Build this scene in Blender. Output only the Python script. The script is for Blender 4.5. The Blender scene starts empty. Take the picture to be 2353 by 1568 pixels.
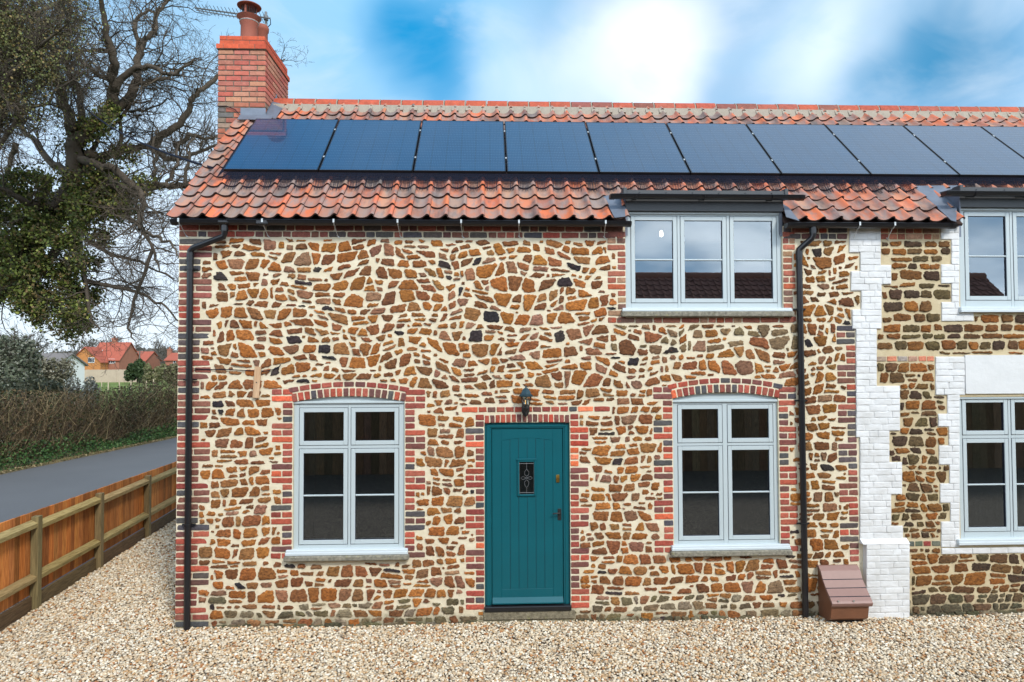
import bpy, math, random
import numpy as np
from mathutils import Vector, Matrix, noise as mnoise
R = random.Random(7)
NR = np.random.default_rng(11)
rad = math.radians
sc = bpy.context.scene
COL = sc.collection

# ------------------------------------------------------------------ camera
CAM = np.array([0.0, -7.39, 2.95]); FPX = 1500.0; W0, H0 = 2353.0, 1568.0
yaw, pit, rol = rad(2.2), rad(1.62), rad(-0.2)
fw = np.array([math.sin(yaw)*math.cos(pit), math.cos(yaw)*math.cos(pit), math.sin(pit)])
rt0 = np.array([math.cos(yaw), -math.sin(yaw), 0.0]); up0 = np.cross(rt0, fw)
rt = rt0*math.cos(rol)+up0*math.sin(rol); up = -rt0*math.sin(rol)+up0*math.cos(rol)
def ray(px, py): return fw + rt*(px-W0/2)/FPX - up*(py-H0/2)/FPX
def P(px, py, y=0.0):
    d = ray(px, py); t = (y-CAM[1])/d[1]; return CAM+d*t
def PP(px, py, p0, n):
    d = ray(px, py); t = np.dot(np.array(p0)-CAM, n)/np.dot(d, n); return CAM+d*t
def X(px, py=800, y=0.0): return float(P(px, py, y)[0])
def Z(py, px=1176, y=0.0): return float(P(px, py, y)[2])
cam = bpy.data.cameras.new("camera"); co = bpy.data.objects.new("camera", cam); COL.objects.link(co)
cam.sensor_width = 36; cam.lens = FPX/W0*36; cam.clip_end = 3000; cam.clip_start = 0.05
m = Matrix(((rt[0], up[0], -fw[0], CAM[0]), (rt[1], up[1], -fw[1], CAM[1]), (rt[2], up[2], -fw[2], CAM[2]), (0, 0, 0, 1)))
co.matrix_world = m; sc.camera = co

# ------------------------------------------------------------------ materials
def newmat(name):
    M = bpy.data.materials.new(name); M.use_nodes = True
    nt = M.node_tree; return M, nt, nt.nodes, nt.links, nt.nodes["Principled BSDF"]
def mix(nt, fac, a, b, mode='MIX'):
    n = nt.nodes.new("ShaderNodeMix"); n.data_type = 'RGBA'; n.blend_type = mode
    for s, v in ((0, fac), (6, a), (7, b)):
        if hasattr(v, 'is_output') or isinstance(v, bpy.types.NodeSocket): nt.links.new(v, n.inputs[s])
        elif s == 0: n.inputs[0].default_value = v
        else: n.inputs[s].default_value = (*v, 1) if len(v) == 3 else v
    return n.outputs[2]
def noise(nt, scale, det=4, rough=.6, vec=None, dist=0):
    n = nt.nodes.new("ShaderNodeTexNoise"); n.inputs['Scale'].default_value = scale
    n.inputs['Detail'].default_value = det; n.inputs['Roughness'].default_value = rough; n.inputs['Distortion'].default_value = dist
    if vec is None:
        tc = nt.nodes.new("ShaderNodeTexCoord"); vec = tc.outputs['Object']
    nt.links.new(vec, n.inputs['Vector']); return n.outputs['Fac']
def scaled(nt, s):
    tc = nt.nodes.new("ShaderNodeTexCoord"); mp = nt.nodes.new("ShaderNodeMapping")
    mp.inputs['Scale'].default_value = s; nt.links.new(tc.outputs['Object'], mp.inputs['Vector']); return mp.outputs['Vector']
def ramp(nt, fac, stops):
    n = nt.nodes.new("ShaderNodeValToRGB"); nt.links.new(fac, n.inputs['Fac'])
    e = n.color_ramp.elements
    while len(e) < len(stops): e.new(0.5)
    for el, (p, c) in zip(e, stops):
        el.position = p; el.color = (*c, 1) if not isinstance(c, (int, float)) else (c, c, c, 1)
    return n.outputs['Color']
def bump(nt, b, h, strength=.5, dist=.01):
    n = nt.nodes.new("ShaderNodeBump"); n.inputs['Strength'].default_value = strength; n.inputs['Distance'].default_value = dist
    nt.links.new(h, n.inputs['Height']); nt.links.new(n.outputs['Normal'], b.inputs['Normal'])
def attr(nt, name='tint'):
    n = nt.nodes.new("ShaderNodeAttribute"); n.attribute_name = name; return n.outputs['Color']
def simple(name, col, rough=.6, metal=0, spec=.5, vary=.0, vscale=8, bumps=0, bscale=60, coat=0):
    M, nt, N, L, b = newmat(name)
    b.inputs['Roughness'].default_value = rough; b.inputs['Metallic'].default_value = metal
    b.inputs['Specular IOR Level'].default_value = spec
    if coat: b.inputs['Coat Weight'].default_value = coat; b.inputs['Coat Roughness'].default_value = .05
    if vary:
        f = noise(nt, vscale, 5, .65)
        L.new(mix(nt, f, tuple(c*(1-vary) for c in col), tuple(min(1, c*(1+vary)) for c in col)), b.inputs['Base Color'])
    else: b.inputs['Base Color'].default_value = (*col, 1)
    if bumps: bump(nt, b, noise(nt, bscale, 6, .7), bumps, .01)
    return M
MAT = {}
def tinted(name, lo, hi, sc1, rough, bst, bsc, bdist=.01, spots=None, spec=.3, stretch=None):
    M, nt, N, L, b = newmat(name); b.inputs['Roughness'].default_value = rough; b.inputs['Specular IOR Level'].default_value = spec
    vec = scaled(nt, stretch) if stretch else None
    f = ramp(nt, noise(nt, sc1, 6, .7, vec), [(.3, lo), (.7, hi)])
    c = mix(nt, 1.0, attr(nt), f, 'MULTIPLY')
    if spots:
        for (s, thr, colr, amt) in spots:
            k = ramp(nt, noise(nt, s, 5, .7, vec), [(thr, 0.0), (thr+.08, amt)])
            c = mix(nt, k, c, colr)
    L.new(c, b.inputs['Base Color'])
    bump(nt, b, noise(nt, bsc, 8, .75, vec), bst, bdist); return M
MAT['stone'] = tinted('carrstone', (.26, .23, .22), (1.55, 1.5, 1.35), 34, .92, 1.0, 60, .018,
    spots=[(22, .63, (.42, .15, .03), .55), (30, .66, (.045, .032, .028), .7)], stretch=(1, 1, 1.8))
MAT['brick'] = tinted('red_brick', (.62, .6, .6), (1.3, 1.3, 1.3), 40, .88, .8, 90, .006, spots=[(60, .70, (.5, .45, .38), .4)])
MAT['chbrick'] = tinted('chimney_brick', (.75, .75, .75), (1.2, 1.2, 1.2), 18, .85, .6, 80, .006, spots=[(9, .66, (.44, .27, .17), .3)])
def mortar(name, a, b_, dirt, zlo, zhi, spots=(.3, .28, .2)):
    M, nt, N, L, b = newmat(name); b.inputs['Roughness'].default_value = .95; b.inputs['Specular IOR Level'].default_value = .15
    c = mix(nt, ramp(nt, noise(nt, 5, 6, .7), [(.3, 0.0), (.7, 1.0)]), a, b_)
    # damp moss stain with its own ragged shape along the foot of the wall
    tc = N.new("ShaderNodeTexCoord"); sp = N.new("ShaderNodeSeparateXYZ"); L.new(tc.outputs['Object'], sp.inputs[0])
    ad = N.new("ShaderNodeMath"); ad.operation = 'MULTIPLY_ADD'; L.new(noise(nt, 3.5, 6, .8), ad.inputs[0]); ad.inputs[1].default_value = -.5
    L.new(sp.outputs['Z'], ad.inputs[2])
    mr = N.new("ShaderNodeMapRange"); L.new(ad.outputs[0], mr.inputs[0])
    mr.inputs[1].default_value = zlo; mr.inputs[2].default_value = zhi; mr.inputs[3].default_value = .85; mr.inputs[4].default_value = 0
    c = mix(nt, mr.outputs[0], c, dirt)
    L.new(c, b.inputs['Base Color'])
    h = mix(nt, .35, noise(nt, 14, 5, .6), noise(nt, 160, 4, .8)); bump(nt, b, h, .55, .03); return M
MAT['mortar'] = mortar('lime_mortar', (.62, .53, .37), (.76, .675, .51), (.15, .13, .07), -.25, -.08)
MAT['mortar_yellow'] = mortar('buff_mortar', (.50, .40, .24), (.60, .50, .33), (.10, .085, .055), -.25, -.08)
MAT['mortar_grey'] = simple('chimney_mortar', (.15, .135, .105), .95, vary=.25, bumps=.4)
MAT['whitebrick'] = tinted('white_painted_brick', (.80, .79, .76), (1.04, 1.04, 1.04), 4, .62, .5, 60, .008, spots=[(45, .68, (.40, .39, .35), .45), (5, .62, (.50, .48, .42), .35)])
MAT['plaster'] = simple('white_render', (.62, .62, .61), .7, vary=.10, vscale=3, bumps=.8, bscale=7)
MAT['frame'] = simple('painted_frame', (.44, .495, .505), .38, vary=.04, vscale=3, bumps=.05, bscale=90)
MAT['framewhite'] = simple('white_sill_paint', (.54, .59, .61), .4, vary=.05)
MAT['gasket'] = simple('black_seal', (.012, .014, .03), .6)
MAT['stonesill'] = tinted('lichen_stone_sill', (.45, .45, .42), (1.4, 1.4, 1.35), 30, .95, .9, 70, .01, spots=[(18, .6, (.30, .28, .12), .6), (26, .64, (.5, .5, .44), .8)])
MAT['tile'] = None
def tilemat():
    M, nt, N, L, b = newmat('clay_pantile'); b.inputs['Roughness'].default_value = .72; b.inputs['Specular IOR Level'].default_value = .35
    v = scaled(nt, (1.0, .35, .35))
    g = ramp(nt, noise(nt, 11, 5, .6, v), [(.44, 0.0), (.62, .8)])
    c = mix(nt, g, attr(nt), (.25, .20, .18))
    g2 = ramp(nt, noise(nt, 4.2, 6, .65, v), [(.50, 0.0), (.66, .75)])
    c = mix(nt, g2, c, (.085, .075, .072))
    g3 = ramp(nt, noise(nt, 60, 3, .7), [(.66, 0.0), (.72, .6)])
    c = mix(nt, g3, c, (.05, .045, .04))
    g4 = ramp(nt, noise(nt, 7, 4, .6), [(.66, 0.0), (.74, .45)])
    c = mix(nt, g4, c, (.30, .29, .22))
    L.new(c, b.inputs['Base Color']); bump(nt, b, noise(nt, 70, 6, .7), .45, .006); return M
MAT['tile'] = tilemat()
MAT['tilelip'] = simple('dirt_and_shade_tile_edge', (.045, .022, .016), .9, vary=.3, vscale=20)  # dark lip colour: dirt plus the painted-in shadow line at the tile ends
MAT['ridge'] = tinted('ridge_clay', (.7, .7, .7), (1.2, 1.2, 1.2), 14, .7, .4, 60, .006, spots=[(7, .62, (.10, .07, .06), .7)])
MAT['bed'] = simple('ridge_mortar', (.30, .255, .20), .95, vary=.25, vscale=9, bumps=.5)
MAT['lead'] = simple('lead_sheet', (.16, .18, .22), .45, metal=.35, vary=.35, vscale=9, bumps=.35, bscale=12)
MAT['black'] = simple('black_plastic', (.012, .012, .014), .28, spec=.5, vary=.2, bumps=.04, bscale=30)
MAT['darkgrey'] = simple('dark_grey_fascia', (.045, .048, .052), .5, vary=.15, bumps=.1)
MAT['aerial'] = simple('weathered_aluminium', (.16, .165, .17), .5, metal=.4)
MAT['galv'] = simple('galvanised_steel', (.52, .54, .54), .45, metal=.6, vary=.2)
MAT['teal'] = simple('teal_paint', (.001, .082, .103), .38, spec=.4, vary=.14, vscale=3, bumps=.06, bscale=40)
MAT['tealgroove'] = simple('teal_groove', (.001, .03, .045), .6)
MAT['brass'] = simple('brass', (.55, .36, .10), .3, metal=1)
MAT['iron'] = simple('black_iron', (.012, .012, .012), .5)
MAT['lantern'] = simple('lantern_metal', (.02, .05, .065), .42, metal=.3, vary=.4, vscale=30)
MAT['terracotta'] = simple('terracotta', (.29, .080, .048), .75, vary=.18, vscale=12, bumps=.2)
MAT['brown'] = simple('brown_plastic', (.25, .14, .115), .5, vary=.1, vscale=14, bumps=.12, bscale=50)
MAT['brownbody'] = simple('brown_body', (.17, .07, .035), .5, vary=.25, vscale=9, bumps=.1)
MAT['screw'] = simple('screw_head', (.5, .5, .48), .4, metal=.7)
def woodmat(name, a, b_, axis='z', sc1=6):
    M, nt, N, L, b = newmat(name); b.inputs['Roughness'].default_value = .8; b.inputs['Specular IOR Level'].default_value = .2
    s = {'z': (9, 9, .7), 'y': (9, .7, 9), 'x': (.7, 9, 9)}[axis]
    v = scaled(nt, s); f = noise(nt, sc1, 6, .65, v, .5)
    c = mix(nt, ramp(nt, f, [(.3, 0.0), (.7, 1.0)]), a, b_)
    c = mix(nt, 1.0, c, attr(nt), 'MULTIPLY'); L.new(c, b.inputs['Base Color']); bump(nt, b, f, .3, .01); return M
MAT['board'] = woodmat('cedar_board', (.27, .080, .020), (.62, .25, .07))
MAT['rail'] = woodmat('treated_rail', (.20, .135, .05), (.46, .34, .15), 'y')
MAT['post'] = woodmat('treated_post', (.10, .075, .035), (.24, .18, .085))
MAT['gboard'] = woodmat('gravel_board', (.07, .045, .025), (.17, .11, .055), 'y')
MAT['batten'] = woodmat('raw_batten', (.42, .25, .14), (.62, .42, .26))
def tarmac():
    M, nt, N, L, b = newmat('tarmac'); b.inputs['Roughness'].default_value = .85
    c = mix(nt, noise(nt, .6, 5, .6), (.080, .081, .085), (.12, .12, .124))
    c = mix(nt, ramp(nt, noise(nt, 90, 3, .7), [(.4, 0.0), (.7, .3)]), c, (.2, .2, .2))
    L.new(c, b.inputs['Base Color']); bump(nt, b, noise(nt, 150, 4, .8), .3, .01); return M
MAT['tarmac'] = tarmac()
def panelmat():
    M, nt, N, L, b = newmat('solar_cells'); b.inputs['Roughness'].default_value = .32; b.inputs['Specular IOR Level'].default_value = .5
    b.inputs['Coat Weight'].default_value = 1; b.inputs['Coat Roughness'].default_value = .03; b.inputs['Coat IOR'].default_value = 1.55
    tc = N.new("ShaderNodeUVMap"); sp = N.new("ShaderNodeSeparateXYZ"); L.new(tc.outputs['UV'], sp.inputs[0])
    def grid(sock, n, w):
        m1 = N.new("ShaderNodeMath"); m1.operation = 'MULTIPLY'; L.new(sock, m1.inputs[0]); m1.inputs[1].default_value = n
        m2 = N.new("ShaderNodeMath"); m2.operation = 'FRACT'; L.new(m1.outputs[0], m2.inputs[0])
        m3 = N.new("ShaderNodeMath"); m3.operation = 'LESS_THAN'; L.new(m2.outputs[0], m3.inputs[0]); m3.inputs[1].default_value = w
        return m3.outputs[0]
    gx, gy = grid(sp.outputs['X'], 54, .14), grid(sp.outputs['Y'], 20, .08)
    big = grid(sp.outputs['X'], 6, .02)
    c = mix(nt, noise(nt, 2.2, 3, .5), (.001, .024, .060), (.002, .042, .10))
    c = mix(nt, gx, c, (.02, .06, .13)); c = mix(nt, gy, c, (.02, .05, .10)); c = mix(nt, big, c, (.005, .01, .02))
    k = N.new("ShaderNodeMath"); k.operation = 'MULTIPLY'; L.new(gx, k.inputs[0]); L.new(gy, k.inputs[1])
    c = mix(nt, k.outputs[0], c, (.35, .42, .5))
    L.new(c, b.inputs['Base Color']); return M
MAT['panel'] = panelmat()
def glassmat(name, refl=.15, tint=(.8, .85, .85), rough=.0, bst=0):
    M, nt, N, L, b = newmat(name); N.remove(b); out = N['Material Output']
    t = N.new("ShaderNodeBsdfTransparent"); t.inputs[0].default_value = (*tint, 1)
    g = N.new("ShaderNodeBsdfGlossy"); g.inputs['Roughness'].default_value = rough; g.inputs['Color'].default_value = (.84, .93, 1, 1)
    lw = N.new("ShaderNodeFresnel"); lw.inputs['IOR'].default_value = 1.5
    ad = N.new("ShaderNodeMath"); ad.operation = 'ADD'; L.new(lw.outputs[0], ad.inputs[0]); ad.inputs[1].default_value = refl-.04; ad.use_clamp = True
    mx = N.new("ShaderNodeMixShader"); L.new(ad.outputs[0], mx.inputs[0]); L.new(t.outputs[0], mx.inputs[1]); L.new(g.outputs[0], mx.inputs[2])
    if bst:
        n = N.new("ShaderNodeBump"); n.inputs['Strength'].default_value = bst; n.inputs['Distance'].default_value = .01
        L.new(noise(nt, 1.6, 2, .5), n.inputs['Height']); L.new(n.outputs[0], g.inputs['Normal'])
    L.new(mx.outputs[0], out.inputs['Surface']); return M
MAT['glass'] = glassmat('window_glass', .22, bst=.010)
MAT['lglass'] = glassmat('lantern_glass', .06, (.9, .92, .9))
MAT['dglass'] = glassmat('leaded_glass', .10, (.25, .28, .28), .18)
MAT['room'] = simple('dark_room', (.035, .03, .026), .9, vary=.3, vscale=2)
MAT['reveal'] = simple('plaster_reveal', (.62, .64, .62), .9)
def emis(name, col, s):
    M, nt, N, L, b = newmat(name); b.inputs['Emission Color'].default_value = (*col, 1); b.inputs['Emission Strength'].default_value = s
    b.inputs['Base Color'].default_value = (*col, 1); return M
MAT['bulb'] = emis('lit_bulb', (1, .86, .66), 9); MAT['filament'] = emis('warm_filament', (1, .55, .15), 2.5)
MAT['bark'] = simple('bark', (.080, .060, .042), .95, vary=.45, vscale=3, bumps=.6, bscale=12)
MAT['farbark'] = simple('far_twigs', (.115, .10, .082), .95, vary=.3, vscale=.5)
def leafmat(name):
    M, nt, N, L, b = newmat(name); b.inputs['Roughness'].default_value = .6; b.inputs['Specular IOR Level'].default_value = .25
    L.new(attr(nt), b.inputs['Base Color']); return M
MAT['leaf'] = leafmat('leaves'); MAT['stick'] = leafmat('sticks')
def groundmat():
    M, nt, N, L, b = newmat('field_grass'); b.inputs['Roughness'].default_value = .95; b.inputs['Specular IOR Level'].default_value = .1
    c = mix(nt, ramp(nt, noise(nt, .12, 6, .7), [(.35, 0.0), (.65, 1.0)]), (.10, .16, .035), (.20, .25, .07))
    c = mix(nt, ramp(nt, noise(nt, 3, 5, .7), [(.4, 0.0), (.7, .5)]), c, (.10, .085, .045))
    L.new(c, b.inputs['Base Color']); bump(nt, b, noise(nt, 12, 5, .7), .6, .05); return M
MAT['ground'] = groundmat()
def gravmat():
    M, nt, N, L, b = newmat('gravel_bed'); b.inputs['Roughness'].default_value = .95
    vo = N.new("ShaderNodeTexVoronoi"); vo.inputs['Scale'].default_value = 42
    tc = N.new("ShaderNodeTexCoord"); L.new(tc.outputs['Object'], vo.inputs['Vector'])
    c = mix(nt, ramp(nt, vo.outputs['Distance'], [(.2, 0.0), (.6, 1.0)]), (.42, .33, .24), (.08, .055, .035))
    L.new(c, b.inputs['Base Color']); return M
MAT['gravbed'] = gravmat()
MAT['pebble'] = tinted('pebble', (.85, .85, .85), (1.12, 1.12, 1.12), 70, .62, .1, 200, .002, spec=.35)
MAT['verge'] = simple('verge_soil', (.15, .115, .06), .95, vary=.5, vscale=6, bumps=.8, bscale=30)
MAT['dist_brick'] = simple('far_brick', (.30, .12, .075), .9, vary=.25, vscale=1.2)
MAT['dist_wood'] = simple('far_orange_cladding', (.42, .17, .05), .9, vary=.2, vscale=2)
MAT['dist_roof'] = simple('far_red_tiles', (.34, .085, .05), .9, vary=.22, vscale=1.6)
MAT['dist_fence'] = simple('far_fence_boards', (.42, .33, .24), .9, vary=.22, vscale=.8)
MAT['farwhite'] = simple('far_white', (.7, .7, .68), .8)
MAT['fargrey'] = simple('far_slate', (.16, .14, .13), .9, vary=.2, vscale=1)
MAT['fardark'] = simple('far_glass', (.02, .03, .05), .2)
MAT['oppwall'] = woodmat('dark_weatherboard', (.14, .08, .04), (.50, .30, .16), 'z', 9)
MAT['opproof'] = simple('old_brown_pantile', (.46, .20, .14), .85, vary=.3, vscale=3)
MAT['pole'] = simple('pole_wood', (.13, .11, .09), .9, vary=.2)
MAT['cable'] = simple('black_cable', (.008, .01, .022), .85, spec=.2)

# ------------------------------------------------------------------ mesh helpers
class MB:
    def __init__(s): s.v = []; s.f = []; s.m = []; s.t = []; s.uv = {}
    def face(s, pts, mi=0, t=(1, 1, 1)):
        b = len(s.v); s.v += [tuple(p) for p in pts]; s.f.append(tuple(range(b, b+len(pts)))); s.m.append(mi); s.t.append(t)
    def box(s, a, b, mi=0, t=(1, 1, 1), bev=0.0, M=None):
        x0, y0, z0 = [min(p, q) for p, q in zip(a, b)]; x1, y1, z1 = [max(p, q) for p, q in zip(a, b)]
        e = min(bev, (x1-x0)/2.1, (y1-y0)/2.1, (z1-z0)/2.1)
        k = len(s.v)
        if e <= 0:
            vs = [(x, y, z) for x in (x0, x1) for y in (y0, y1) for z in (z0, z1)]
            fs = [(0, 1, 3, 2), (4, 6, 7, 5), (0, 4, 5, 1), (2, 3, 7, 6), (0, 2, 6, 4), (1, 5, 7, 3)]
        else:
            vs = []; idx = {}
            X_, Y_, Z_ = (x0, x1), (y0, y1), (z0, z1)
            for i in (0, 1):
                for j in (0, 1):
                    for l in (0, 1):
                        sx, sy, sz = (1-2*i)*e, (1-2*j)*e, (1-2*l)*e
                        idx[i, j, l] = len(vs)
                        vs += [(X_[i], Y_[j]+sy, Z_[l]+sz), (X_[i]+sx, Y_[j], Z_[l]+sz), (X_[i]+sx, Y_[j]+sy, Z_[l])]
            g = lambda i, j, l, a_: idx[i, j, l]+a_
            fs = []
            for i in (0, 1): fs.append([g(i, 0, 0, 0), g(i, 0, 1, 0), g(i, 1, 1, 0), g(i, 1, 0, 0)])
            for j in (0, 1): fs.append([g(0, j, 0, 1), g(1, j, 0, 1), g(1, j, 1, 1), g(0, j, 1, 1)])
            for l in (0, 1): fs.append([g(0, 0, l, 2), g(0, 1, l, 2), g(1, 1, l, 2), g(1, 0, l, 2)])
            for i in (0, 1):
                for j in (0, 1): fs.append([g(i, j, 0, 0), g(i, j, 1, 0), g(i, j, 1, 1), g(i, j, 0, 1)])
                for l in (0, 1): fs.append([g(i, 0, l, 0), g(i, 1, l, 0), g(i, 1, l, 2), g(i, 0, l, 2)])
            for j in (0, 1):
                for l in (0, 1): fs.append([g(0, j, l, 1), g(1, j, l, 1), g(1, j, l, 2), g(0, j, l, 2)])
            for i in (0, 1):
                for j in (0, 1):
                    for l in (0, 1): fs.append([g(i, j, l, 0), g(i, j, l, 1), g(i, j, l, 2)])
            c = Vector(((x0+x1)/2, (y0+y1)/2, (z0+z1)/2)); out = []
            for f in fs:
                p = [Vector(vs[q]) for q in f]; n = (p[1]-p[0]).cross(p[2]-p[0])
                if n.dot(sum(p, Vector())/len(p)-c) < 0: f = f[::-1]
                out.append(f)
            fs = out
        if M is not None: vs = [tuple(M @ Vector(v)) for v in vs]
        s.v += vs
        for f in fs: s.f.append(tuple(q+k for q in f)); s.m.append(mi); s.t.append(t)
    def tube(s, pts, r, n=8, mi=0, t=(1, 1, 1), caps=True):
        pts = [Vector(p) for p in pts]; rs = r if isinstance(r, (list, tuple)) else [r]*len(pts)
        k = len(s.v); prev = None
        for i, p in enumerate(pts):
            d = (pts[min(i+1, len(pts)-1)]-pts[max(i-1, 0)]).normalized()
            if prev is None:
                a = d.orthogonal().normalized()
            else:
                a = (prev-d*prev.dot(d)); a = a.normalized() if a.length > 1e-6 else d.orthogonal().normalized()
            prev = a; b = d.cross(a)
            for j in range(n):
                an = 2*math.pi*j/n; s.v.append(tuple(p+(a*math.cos(an)+b*math.sin(an))*rs[i]))
        for i in range(len(pts)-1):
            for j in range(n):
                j2 = (j+1) % n
                s.f.append((k+i*n+j, k+i*n+j2, k+(i+1)*n+j2, k+(i+1)*n+j)); s.m.append(mi); s.t.append(t)
        if caps:
            s.f.append(tuple(k+j for j in range(n))[::-1]); s.m.append(mi); s.t.append(t)
            e = k+(len(pts)-1)*n; s.f.append(tuple(e+j for j in range(n))); s.m.append(mi); s.t.append(t)
    def lathe(s, c, prof, n=24, mi=0, t=(1, 1, 1), axis='z', off=0, caps=True):
        k = len(s.v)
        for (r, h) in prof:
            for j in range(n):
                a = 2*math.pi*j/n+off
                if axis == 'z': s.v.append((c[0]+r*math.cos(a), c[1]+r*math.sin(a), c[2]+h))
                elif axis == 'y': s.v.append((c[0]+r*math.cos(a), c[1]+h, c[2]+r*math.sin(a)))
                else: s.v.append((c[0]+h, c[1]+r*math.cos(a), c[2]+r*math.sin(a)))
        for i in range(len(prof)-1):
            for j in range(n):
                j2 = (j+1) % n; s.f.append((k+i*n+j, k+i*n+j2, k+(i+1)*n+j2, k+(i+1)*n+j)); s.m.append(mi); s.t.append(t)
        if caps:
            s.f.append(tuple(k+j for j in range(n))[::-1]); s.m.append(mi); s.t.append(t)
            e = k+(len(prof)-1)*n; s.f.append(tuple(e+j for j in range(n))); s.m.append(mi); s.t.append(t)
    def prism(s, poly, v0, ext, mi=0, t=(1, 1, 1), mi_side=None):
        """poly: list of 3d points, extruded by vector ext"""
        k = len(s.v); n = len(poly); ext = Vector(ext)
        s.v += [tuple(Vector(p)) for p in poly]+[tuple(Vector(p)+ext) for p in poly]
        s.f.append(tuple(range(k, k+n))); s.m.append(mi); s.t.append(t)
        s.f.append(tuple(range(k+n, k+2*n))[::-1]); s.m.append(mi); s.t.append(t)
        for i in range(n):
            j = (i+1) % n; s.f.append((k+i, k+n+i, k+n+j, k+j)); s.m.append(mi if mi_side is None else mi_side); s.t.append(t)
    def build(s, name, mats, parent=None, smooth=False, loc=None):
        me = bpy.data.meshes.new(name); me.from_pydata(s.v, [], s.f)
        mats = mats if isinstance(mats, (list, tuple)) else [mats]
        for q in mats: me.materials.append(MAT[q] if isinstance(q, str) else q)
        me.polygons.foreach_set('material_index', np.array(s.m, dtype=np.int32))
        a = me.attributes.new('tint', 'FLOAT_COLOR', 'FACE')
        tt = np.ones((len(s.t), 4), dtype=np.float32); tt[:, :3] = np.array(s.t, dtype=np.float32).reshape(-1, 3)
        a.data.foreach_set('color', tt.ravel())
        if smooth: me.polygons.foreach_set('use_smooth', [True]*len(s.f))
        me.update()
        o = bpy.data.objects.new(name, me); COL.objects.link(o)
        if parent is not None: o.parent = parent
        if smooth == 'auto': me.set_sharp_from_angle(angle=rad(40))
        if loc: o.location = loc
        return o
def npmesh(name, V, F, mats, tint=None, smooth=False, parent=None, mi=None):
    me = bpy.data.meshes.new(name); V = np.ascontiguousarray(V, dtype=np.float32); F = np.ascontiguousarray(F, dtype=np.int32)
    k = F.shape[1]; me.vertices.add(len(V)); me.vertices.foreach_set('co', V.ravel())
    me.loops.add(F.size); me.loops.foreach_set('vertex_index', F.ravel())
    me.polygons.add(len(F)); me.polygons.foreach_set('loop_start', np.arange(0, F.size, k, dtype=np.int32))
    for q in (mats if isinstance(mats, (list, tuple)) else [mats]): me.materials.append(MAT[q])
    if mi is not None: me.polygons.foreach_set('material_index', np.asarray(mi, dtype=np.int32))
    if tint is not None:
        a = me.attributes.new('tint', 'FLOAT_COLOR', 'FACE'); tt = np.ones((len(F), 4), dtype=np.float32); tt[:, :3] = tint
        a.data.foreach_set('color', tt.ravel())
    me.update(calc_edges=True)
    me.polygons.foreach_set('use_smooth', np.full(len(F), bool(smooth)))
    me.validate()
    o = bpy.data.objects.new(name, me); COL.objects.link(o)
    if parent is not None: o.parent = parent
    return o
def tag(o, label=None, cat=None, group=None, kind=None):
    if label: o['label'] = label
    if cat: o['category'] = cat
    if group: o['group'] = group
    if kind: o['kind'] = kind
    return o
def empty(name, loc=(0, 0, 0), **k):
    o = bpy.data.objects.new(name, None); COL.objects.link(o); o.location = loc; o.empty_display_size = .2; tag(o, **k); return o
def reparent(o, p):
    """child keeps world-space mesh coordinates"""
    o.parent = p; o.location = -Vector(p.location) if p.parent is None else Vector((0, 0, 0)); return o
def jit(c, a=.12):
    k = 1+R.uniform(-a, a); return tuple(max(0, q*k*(1+R.uniform(-a, a)*.35)) for q in c)

# ------------------------------------------------------------------ the cottage: facade plane y = 0
cot = empty('stone_cottage', (0, 0, 0), label='long brown stone cottage with red pantile roof, teal front door and white brick pilaster', cat='cottage')
XL = X(409); XR = 8.2
ZE = Z(521)                                   # top of wall under the eaves
Z0 = 0.0
YF = 0.0
# polygons -------------------------------------------------------------
def clip(poly, nx, nz, d):                    # keep nx*x+nz*z <= d
    out = []
    for i in range(len(poly)):
        a, b = poly[i], poly[(i+1) % len(poly)]
        da, db = nx*a[0]+nz*a[1]-d, nx*b[0]+nz*b[1]-d
        if da <= 0: out.append(a)
        if (da < 0 < db) or (db < 0 < da):
            t = da/(da-db); out.append((a[0]+(b[0]-a[0])*t, a[1]+(b[1]-a[1])*t))
    return out
def area(p): return .5*abs(sum(p[i][0]*p[(i+1) % len(p)][1]-p[(i+1) % len(p)][0]*p[i][1] for i in range(len(p)))) if len(p) > 2 else 0
def shrink(poly, g):
    # inset convex polygon by g via half planes
    cx = sum(p[0] for p in poly)/len(poly); cz = sum(p[1] for p in poly)/len(poly)
    out = list(poly)
    for i in range(len(poly)):
        a, b = poly[i], poly[(i+1) % len(poly)]
        ex, ez = b[0]-a[0], b[1]-a[1]; l = math.hypot(ex, ez)
        if l < 1e-6: continue
        nx, nz = ez/l, -ex/l; d = nx*a[0]+nz*a[1]
        if nx*cx+nz*cz > d: nx, nz, d = -nx, -nz, -d
        out = clip(out, nx, nz, d-g)
        if len(out) < 3: return []
    return out
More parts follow.
